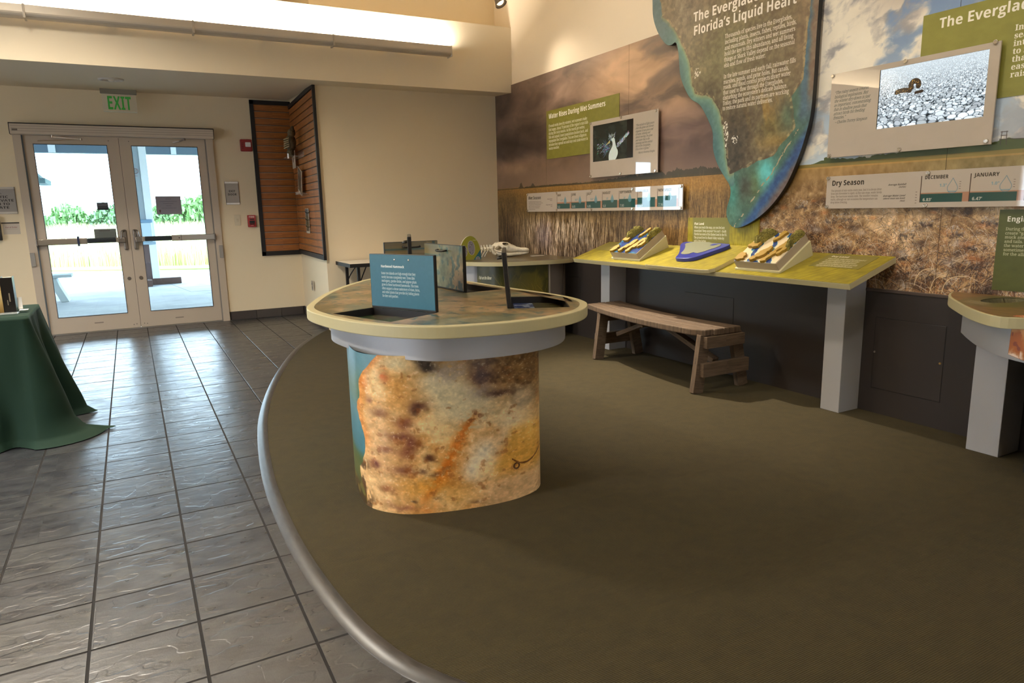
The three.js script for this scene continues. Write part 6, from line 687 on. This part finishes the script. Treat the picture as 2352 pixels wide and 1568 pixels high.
// ---------------------------------------------------------------- table under a green cloth, with books
{
  const t = solo('tablecloth', (() => {
    const x0 = -1.9, x1 = -0.57, z0 = -5.45, z1 = -4.81, h = 0.745, P = [], I = []; const per = []; const push = (x, z, nx, nz) => per.push([x, z, nx, nz]); const r = 0.03, NS = 60;
    for (let i = 0; i < NS; i++) push(lerp(x0, x1 - r, i / NS), z1, 0, 1); for (let i = 0; i < 14; i++) { const a = Math.PI / 2 * (1 - i / 14); push(x1 - r + Math.cos(a) * r, z1 - r + Math.sin(a) * r, Math.cos(a), Math.sin(a)); } for (let i = 0; i < 40; i++) push(x1, lerp(z1 - r, z0 + r, i / 40), 1, 0); for (let i = 0; i < 14; i++) { const a = -Math.PI / 2 * (i / 14); push(x1 - r + Math.cos(a) * r, z0 + r + Math.sin(a) * r, Math.cos(a), Math.sin(a)); } for (let i = 0; i <= 30; i++) push(lerp(x1 - r, x0, i / 30), z0, 0, -1);
    const rows = 26, n = per.length; let s = 0; const S = per.map((p, i) => (s += i ? Math.hypot(p[0] - per[i - 1][0], p[1] - per[i - 1][1]) : 0));
    for (let k = 0; k <= rows; k++) { const f = k / rows, y = k === 0 ? h : h * (1 - f) + 0.006; per.forEach(([x, z, nx, nz], i) => { const corner = Math.exp(-(((S[i] - S[67]) / 0.13) ** 2)), corner2 = Math.exp(-(((S[i] - S[121]) / 0.13) ** 2)); const fold = Math.sin(S[i] * 24 + 1.6 * Math.sin(S[i] * 5) + 0.5 * f) * 0.6 + Math.sin(S[i] * 41 + 2 - f) * 0.35; let out = f * (0.06 + 0.1 * fold * Math.pow(f, 0.25)) + 0.004 * (fbm(S[i] * 14, f * 9, 3) - 0.5) * f + corner * 0.085 * Math.pow(f, 1.1) + corner2 * 0.1 * Math.pow(f, 1.1); const trail = k > rows - 4 ? (k - rows + 4) * 0.022 * (0.4 + 2.2 * Math.exp(-(((S[i] - S[78]) / 0.07) ** 2))) : 0; P.push(x + nx * (out + trail) , k > rows - 4 ? Math.max(0.006, y * 0.55) : y, z + nz * (out + trail)); }); }
    for (let k = 0; k < rows; k++) for (let i = 0; i < n - 1; i++) { const a = k * n + i, b = a + 1; I.push(a, a + n, b, b, a + n, b + n); }
    const c = P.length / 3; P.push((x0 + x1) / 2 - 0.3, h, (z0 + z1) / 2); for (let i = 0; i < n - 1; i++) I.push(c, i, i + 1); I.push(c, n - 1, 0);
    const g = new THREE.BufferGeometry(); g.setAttribute('position', new THREE.Float32BufferAttribute(P, 3)); g.setIndex(I); g.computeVertexNormals(); const uv = new Float32Array(P.length / 3 * 2); for (let i = 0; i < P.length / 3; i++) { uv[i * 2] = P[i * 3] + P[i * 3 + 2]; uv[i * 2 + 1] = P[i * 3 + 1]; } g.setAttribute('uv', new THREE.BufferAttribute(uv, 2)); return g;
  })(), phys(0x062c1c, 0.85, { side: THREE.DoubleSide, bumpMap: wallBump, bumpScale: 0.0006 }), 'dark green cloth draped over a table to the tiled floor', 'tablecloth');
  const cover = tex(256, 340, (c, W, H) => { const g = c.createLinearGradient(0, 0, 0, H); g.addColorStop(0, '#caa460'); g.addColorStop(0.55, '#d9bd84'); g.addColorStop(1, '#8a6a34'); c.fillStyle = g; c.fillRect(0, 0, W, H); c.fillStyle = '#16241a'; c.beginPath(); c.moveTo(0, H); c.lineTo(0, H * 0.4); for (let i = 0; i <= 30; i++) c.lineTo(W * i / 30, H * (0.45 + 0.02 * i + 0.08 * rnd())); c.lineTo(W, H); c.fill(); });
  const b = thing('book', 'book with a golden sunset cover standing on the green cloth', 'book', [-0.79, 0.748, -5.02], 0.05); part('pages', box(0.17, 0.205, 0.016, 0, 0.1035, 0), std(0xd8cfbd, 0.8), b); part('cover', [rspan(-0.088, 0.088, 0, 0.208, -0.0115, -0.008, 0.001), rspan(-0.088, -0.085, 0, 0.208, -0.0115, 0.0115, 0.001)], std(0x2a2618, 0.4), b); part('front_cover', new THREE.BoxGeometry(0.176, 0.208, 0.003).translate(0, 0.104, 0.0098), printed(cover, 0x2a2618, 0.3), b);
  const k = thing('book', 'black book standing upright next to the golden book', 'book', [-0.672, 0.748, -5.03], 0.05); part('pages', box(0.048, 0.2, 0.13, 0, 0.102, -0.06), std(0xcfc6b4, 0.8), k); part('cover', [rspan(-0.03, 0.03, 0, 0.208, 0.006, 0.012, 0.002), rspan(-0.03, -0.026, 0, 0.208, -0.13, 0.01, 0.001), rspan(0.026, 0.03, 0, 0.208, -0.13, 0.01, 0.001)], std(0x17120f, 0.35), k); part('spine_print', [box(0.006, 0.05, 0.001, 0.006, 0.09, 0.0125), box(0.004, 0.03, 0.001, -0.006, 0.06, 0.0125)], std(0x9a8c78, 0.6), k);
  const cs = thing('book_stand', 'clear stand with a white price card behind the black book', 'stand', [-0.655, 0.748, -5.0]); part('base', box(0.1, 0.004, 0.08, -0.02, 0.002, 0.03), phys(0xdfe6e4, 0.08, { transparent: true, opacity: 0.4 }), cs); part('card', [box(0.022, 0.07, 0.0015, 0.034, 0.055, -0.03).rotateX(-0.1), box(0.045, 0.002, 0.05, 0.05, 0.012, -0.02)], std(0xe9e6e0, 0.6), cs);
}
// ---------------------------------------------------------------- outside the doors
{
  const conc = std(0xffffff, 0.85, { map: tex(512, 512, (c, w, h) => pixels(c, w, h, (x, y) => { const l = 0.86 + 0.22 * fbm(x / 50, y / 50, 4) + 0.05 * (rnd() - 0.5); return [170 * l, 173 * l, 176 * l]; }), true, [0.35, 0.35]) });
  const p = struct('ground_patio'); const edgeZ = (x) => -19.7 + 0.67 * x;
  const far = [[-14, edgeZ(-14) * 0 - 29], [-8, -25], [8, -14.5], [14, -10.6]];
  part('slab', boxUV(slabXZ([[-14, -9.38], [-14, -28.9], [0.9, -19.0], [8, -14.4], [8, -9.38]], -0.16, -0.012)), conc, p); part('slab_joint', bar([0.4, -0.0115, -16.6], [0.826, -0.0115, -13.32], 0.012, 0.003), std(0x7d7d7c, 0.9), p); part('slab_joint', bar([0.826, -0.0115, -13.32], [3.5, -0.0115, -13.2], 0.012, 0.003), std(0x7d7d7c, 0.9), p);
  const e = struct('ground_field'); part('soil', slabXZ([[-60, -9.6], [-60, -75], [60, -75], [60, -9.6], [8.2, -9.6], [8.2, -14.3], [0.9, -19.02], [-14.2, -28.9], [-14.2, -9.6]], -0.3, -0.05), std(0xa6b06a, 0.95), e);
  // tall marsh grass: nobody could count it
  const blades = []; for (let i = 0; i < 14; i++) { const a = rnd() * 6.28, l = rr(0.5, 1.05), b = rr(0.1, 0.4), w = rr(0.006, 0.012), c = Math.cos(a), s = Math.sin(a), ox = rr(-0.2, 0.2), oz = rr(-0.2, 0.2); const g = new THREE.BufferGeometry(), q = [[0, 0, w], [0.12 * b, l * 0.6, w * 0.8], [0.5 * b, l, 0.001]]; const P = []; for (let k = 0; k < 2; k++) { const [u0, y0, w0] = q[k], [u1, y1, w1] = q[k + 1]; const A = [u0, y0, -w0], B = [u0, y0, w0], C = [u1, y1, w1], D = [u1, y1, -w1]; for (const v of [A, B, C, A, C, D]) P.push(ox + v[0] * c - v[2] * s, v[1], oz + v[0] * s + v[2] * c); } g.setAttribute('position', new THREE.Float32BufferAttribute(P, 3)); g.computeVertexNormals(); blades.push(g); }
  const N = 9000, grass = new THREE.InstancedMesh(mergeGeometries(blades), std(0xffffff, 0.8, { side: THREE.DoubleSide }), N), m4 = new THREE.Matrix4(), col = new THREE.Color();
  let n = 0; while (n < N) { const z = -20 - 20 * Math.pow(rnd(), 0.8), x = rr(-1, 1) * 0.28 * -z + -1.2, lim = z > -19.9 + 0.67 * x - 1.3; if (lim || x < -12 || x > 10) { if (z > -36) continue; } const s = rr(0.75, 1.15); m4.makeRotationY(rnd() * 6.28).scale(V(s, s, s)).setPosition(x, -0.06, z); grass.setMatrixAt(n, m4); col.setRGB(rr(0.45, 0.62), rr(0.46, 0.58), rr(0.24, 0.32)); grass.setColorAt(n, col); n++; }
  grass.name = 'marsh_grass'; grass.userData = { kind: 'stuff', label: 'tall pale marsh grass beyond the patio', category: 'grass' }; scene.add(grass);
  const lawn = solo('lawn', slabXZ([[-14, -28.92], [0.9, -19.03], [8, -14.42], [8, -15.6], [0.9, -20.2], [-14, -30.2]], -0.06, 0.02), std(0x8fae55, 0.95), 'short mown grass strip along the patio edge', 'grass'); lawn.userData.kind = 'stuff';
  // shrubs
  const leafMat = [0x567a4a, 0x648a52, 0x4d7048].map((h) => std(h, 0.7, { side: THREE.DoubleSide }));
  const bush = (k) => { const L = []; for (let i = 0; i < 2400; i++) { const a = rnd() * 6.28, el = Math.asin(rr(-0.35, 1)), r = 1 * (0.62 + 0.4 * rnd()), q = 0.82 + 0.3 * vnoise(a * 2 + k * 9, el * 4); const x = Math.cos(a) * Math.cos(el) * r * q, y = 0.42 + Math.sin(el) * r * 0.62 * q, z = Math.sin(a) * Math.cos(el) * r * q; const g = new THREE.PlaneGeometry(rr(0.06, 0.1), rr(0.1, 0.16)); g.rotateX(rr(-1.4, 1.4)); g.rotateY(rnd() * 6.28); g.translate(x, Math.max(0.03, y), z); L.push(g); } return mergeGeometries(L); };
  const trunk = [[-0.1, 0], [0.12, 0.08], [0.02, -0.1]].map(([a, b]) => tube([[a * 0.5, -0.1, b * 0.5], [a * 1.5, 0.35, b], [a * 4, 0.75, b * 3]], 0.035, 8, 6));
  const shapes = [bush(1), bush(2), bush(3)], names = [['low grey-green shrub at the outer end of the tree line', -9.6], ['broad shrub behind the first door pane near its hinge side', -7.4], ['low shrub beside the broad one in the first pane', -5.6], ['yellowish shrub in the middle of the first pane', -4.0], ['shrub behind the small dark sticker', -2.4], ['shrub behind the porch post', -0.6], ['short shrub just beside the porch post', 1.2], ['bushy shrub behind the white paper notice', 2.8], ['tallest shrub, behind the edge of the second pane', 4.5], ['last shrub, mostly hidden by the door frame', 6.2]];
  names.forEach(([label, x], i) => { const t = thing('shrub', label, 'shrub', [x, -0.08, -37 + (i % 2 ? 1.6 : -1.6)], rnd() * 6, 'shrubs beyond the marsh grass'); const h = [1.9, 2.15, 2.0, 1.95, 2.05, 2.0, 1.95, 2.3, 2.75, 2.5][i]; t.scale.set(1.25, h * 0.92, 1.0); part('foliage', shapes[i % 3], leafMat[i % 3], t); part('trunk', trunk.map((g) => g.clone()), std(0x6d5b48, 0.8), t); });
  // porch
  const r = struct('roof_porch'); const pm = std(0x66788a, 0.7), pd = std(0x5b6f7f, 0.7);
  part('soffit', new THREE.ExtrudeGeometry(shapeXY([[9.38, 3.12], [17.4, 2.95], [17.4, 3.1], [9.38, 3.3]]), { depth: 24, bevelEnabled: false }).rotateY(Math.PI / 2).translate(-14, 0, 0), pm, r); part('beam', span(-14, 10, 2.535, 2.98, -16.5, -16.3), pd, r); for (const x of [-5.2, -2.8, -1.0, 1.25, 3.4]) part('rafter', bar([x, 3.02, -9.5], [x * 0.98, 2.9, -16.2], 0.09, 0.16), pm, r); part('batten', [span(-1.2, -1.08, 2.54, 2.975, -16.3, -16.28), span(0.92, 1.02, 2.54, 2.975, -16.3, -16.28)], std(0xdfe6ea, 0.6), r);
  const post = thing('porch_post', 'whitewashed porch post with a dark brown side and heavy wooden feet', 'post', [0.3, -0.012, -15.3]);
  part('shaft', rspan(0, 0.13, 0, 2.74, -0.12, 0.1, 0.01), std(0xe4eaf0, 0.7), post, 'white face of the post'); part('side_board', rspan(-0.15, 0.0, 0.05, 2.72, -0.1, 0.08, 0.006), std(0x98a5ae, 0.75), post); part('lower_board', rspan(-0.152, 0.002, 0.05, 0.98, -0.11, 0.09, 0.006), std(0x5c4a4a, 0.8), post); part('foot', rspan(-0.16, 0.5, 0, 0.12, -0.05, 0.12, 0.01), std(0x5a4540, 0.8), post); part('foot', rspan(-0.2, -0.02, 0, 0.12, 0.1, 0.5, 0.01), std(0x5a4540, 0.8), post); part('notice', [new THREE.TorusGeometry(0.045, 0.006, 8, 24).translate(-0.08, 2.15, 0.095), bar([-0.11, 2.12, 0.095], [-0.05, 2.18, 0.095], 0.008, 0.004), box(0.05, 0.01, 0.004, -0.08, 2.06, 0.095)], std(0x8e6f74, 0.6), post);
  const bx = thing('dispenser_box', 'blue box strapped to the porch post below its lid', 'box', [0.26, 0.82, -15.12]); part('case', rspan(-0.13, 0.12, 0, 0.36, -0.04, 0.14, 0.02), std(0xb9cedd, 0.5), bx); part('lid', rspan(-0.15, 0.14, 0.36, 0.42, -0.06, 0.16, 0.012), std(0x6f94b4, 0.5), bx); part('base', rspan(-0.15, 0.16, -0.05, 0.0, -0.06, 0.16, 0.008), std(0x8ea8ba, 0.5), bx);
  const ob = thing('concrete_bench', 'grey concrete bench with a slanted leg on the patio outside', 'bench', [-1.15, -0.012, -13.2]); const cg = std(0xa9b2b6, 0.85);
  part('seat', rspan(-1.2, 0.27, 0.385, 0.43, -0.2, 0.2, 0.006), cg, ob); const leg = (s) => plateXY([[-0.3, 0.385], [0.05, 0.385], [0.09, 0.25], [0.19, 0], [0.08, 0], [0.0, 0.2], [-0.03, 0.27], [-0.09, 0.3], [-0.15, 0.27], [-0.18, 0.2], [-0.26, 0], [-0.37, 0]], -0.16, 0.16, { r: 0.006 }); part('leg', leg(), cg, ob); part('leg', leg().translate(-0.75, 0, 0), cg, ob);
  const ki = thing('kiosk', 'small shingled kiosk roof beside the first door pane', 'kiosk', [-1.75, -0.012, -14]); part('post', rspan(-0.05, 0.05, 0, 2.0, -0.05, 0.05, 0.006), std(0x66706f, 0.8), ki); for (let i = 0; i < 5; i++) part('roof_board', bar([-0.02 + i * 0.0, 2.62 - i * 0.0, -0.4 + i * 0.2], [0.62, 1.9, -0.4 + i * 0.2], 0.19, 0.03, [0.75, 0.66, 0]), std(i % 2 ? 0x6f929c : 0x7a9ca6, 0.75), ki); part('eave_board', rspan(0.5, 0.66, 1.86, 1.94, -0.52, 0.52, 0.006), std(0x5d7f8a, 0.75), ki);
}

// ---------------------------------------------------------------- lamps
{
  // wall-mounted uplights on the beam
  const L = 1.235, housing = std(0xc9bfb0, 0.42, { metalness: 0.25 }), Z = -7.17;
  const labels = ['uplight module at the free end of the row on the beam', 'second uplight module from the free end of the row', 'third uplight module from the free end of the row', 'fourth uplight module from the free end, cut by the picture edge', 'uplight module beyond the fourth, outside the view'];
  for (let i = 0; i < 5; i++) {
    const t = thing('uplight', labels[i], 'wall light', [3.155 - i * L, 2.875, Z], 0, 'row of uplights on the beam'), x0 = -L + 0.004, x1 = -0.004;
    const prof = [[0.03, 0.075], [0.03, 0.03]]; for (let k = 0; k <= 10; k++) { const a = Math.PI + k / 10 * Math.PI; prof.push([0.085 + Math.cos(a) * 0.055, 0.032 + Math.sin(a) * 0.04]); } prof.push([0.14, 0.09], [0.135, 0.09]); for (let k = 10; k >= 0; k--) { const a = Math.PI + k / 10 * Math.PI; prof.push([0.085 + Math.cos(a) * 0.05, 0.034 + Math.sin(a) * 0.034]); } prof.push([0.035, 0.075]);
    const g = new THREE.ExtrudeGeometry(shapeXY(prof.map(([z, y]) => [-z, y])), { depth: x1 - x0, bevelEnabled: false }).rotateY(Math.PI / 2).translate(x0, 0, 0);
    part('housing', g, housing, t); for (const x of [x0, x1]) part('end_cap', rspan(x - 0.004, x + 0.004, -0.012, 0.096, 0.026, 0.146, 0.002), std(0xb9ae9e, 0.42), t);
    part('bracket', span((x0 + x1) / 2 - 0.03, (x0 + x1) / 2 + 0.03, 0.02, 0.06, 0, 0.035), housing, t); part('reflector', span(x0 + 0.01, x1 - 0.01, 0.012, 0.016, 0.045, 0.125), chrome, t);
    part('tube_lamp', cyl(0.013, 0.013, L - 0.06, 16).rotateZ(Math.PI / 2).translate((x0 + x1) / 2, 0.05, 0.085), std(0xffffff, 0.5, { emissive: 0xfff1d6, emissiveIntensity: 6 }), t);
    const l = new THREE.RectAreaLight(WARMWHITE, LAMP.cove, L - 0.05, 0.07); l.position.set((x0 + x1) / 2, 0.074, 0.085); l.rotation.set(Math.PI / 2 - 0.5, 0, 0); l.name = 'uplight_glow'; t.add(l);
  }
  // track heads: a short tube with a bulb, aimed at a point
  function trackLight(label, pos, aim, power, angle, pen, soft = 3, color = WARM) {
    const t = thing('track_light', label, 'track light', pos, 0, 'track spotlights under the high ceiling'), d = V(...aim).sub(V(...pos)).normalize(), q = new THREE.Quaternion().setFromUnitVectors(V(0, 0, 1), d);
    const turn = (g) => g.applyQuaternion(q);
    part('stem', [cyl(0.012, 0.012, TOP - pos[1] - 0.03, 12).translate(0, (TOP - pos[1] - 0.03) / 2 + 0.03, 0), cyl(0.05, 0.05, 0.02, 20).translate(0, TOP - pos[1] - 0.012, 0)], std(0x4a4038, 0.5), t);
    part('head', turn(new THREE.LatheGeometry([[0.001, -0.12], [0.03, -0.118], [0.036, -0.1], [0.038, -0.03], [0.055, 0.03], [0.06, 0.05], [0.057, 0.05], [0.05, 0.028], [0.034, -0.03], [0.03, -0.09]].map((p) => new THREE.Vector2(...p)), 28).rotateX(Math.PI / 2)), std(0x5a5148, 0.4, { metalness: 0.4 }), t);
    part('bulb', turn(new THREE.SphereGeometry(0.04, 20, 14).scale(1, 1, 0.7).translate(0, 0, 0.02)), std(0xfff3df, 0.4, { emissive: 0xffe3b4, emissiveIntensity: 1.6 }), t);
    const s = new THREE.SpotLight(color, power, 0, angle, pen, 2); s.position.copy(d.clone().multiplyScalar(0.075)); s.target.position.copy(d.clone().multiplyScalar(3)); s.shadow.radius = soft; s.name = 'track_lamp'; t.add(s, s.target); return t;
  }
  trackLight('track spotlight peeking in at the top beside the mural', [3.44, 3.31, -6.5], [3.93, 1.6, -5.6], LAMP.muralSpot * 0.35, 0.7, 0.9);
  trackLight('unseen track spotlight placed to throw the bench shadow', [2.75, 4.1, -6.3], [3.1, 0.1, -3.8], LAMP.shadowSpot, 0.34, 0.8, 1.5);  // out of view, placed to cast the bench shadow
  [-4.7, -3.0, -1.3].forEach((z, i) => trackLight(['first', 'second', 'third'][i] + ' track spotlight washing the mural, outside the view', [1.7, 4.1, z], [XM, 1.9, z - 0.2], LAMP.muralSpot, 0.7, 0.9, 6));
  // added fill lamps hung over the hall, outside the view
  const fillLamp = (label, x, z, k) => { const t = thing('added_fill_lamp', label, 'added fill lamp', [x, 3.7, z], 0, 'added fill lamps over the hall'); part('cord', cyl(0.008, 0.008, TOP - 3.7 - 0.1, 10).translate(0, (TOP - 3.7) / 2 + 0.05, 0), black, t); part('shade', new THREE.LatheGeometry([[0.05, 0.12], [0.16, 0.08], [0.26, 0], [0.25, 0], [0.15, 0.07], [0.045, 0.11]].map((p) => new THREE.Vector2(...p)), 36), std(0xd6cfc4, 0.4), t); part('bulb', new THREE.SphereGeometry(0.07, 20, 14).translate(0, 0.04, 0), std(0xfff6e6, 0.4, { emissive: 0xffecc8, emissiveIntensity: 3 }), t); const s = new THREE.SpotLight(WARMWHITE, LAMP.high * k, 0, 1.3, 0.6, 2); s.position.set(0, -0.04, 0); s.target.position.set(0, -3, 0); s.shadow.radius = 8; s.name = 'fill_lamp_light'; t.add(s, s.target); };
  fillLamp('added fill lamp above the open carpet behind the egg table', 2.0, -1.2, 0.3); fillLamp('added fill lamp beside the unseen windows', -2.9, -2.6, 2.1); fillLamp('added fill lamp above the entrance aisle', -0.8, -5.4, 1.5); fillLamp('added fill lamp behind the viewer', 0.5, 2.2, 0.4);
}
scene.traverse((o) => { if (o.isMesh) { o.castShadow = true; o.receiveShadow = true; } if (o.isSpotLight || o.isPointLight || o.isDirectionalLight) o.castShadow = true; });
scene.add(camera);
renderer.render(scene, camera);
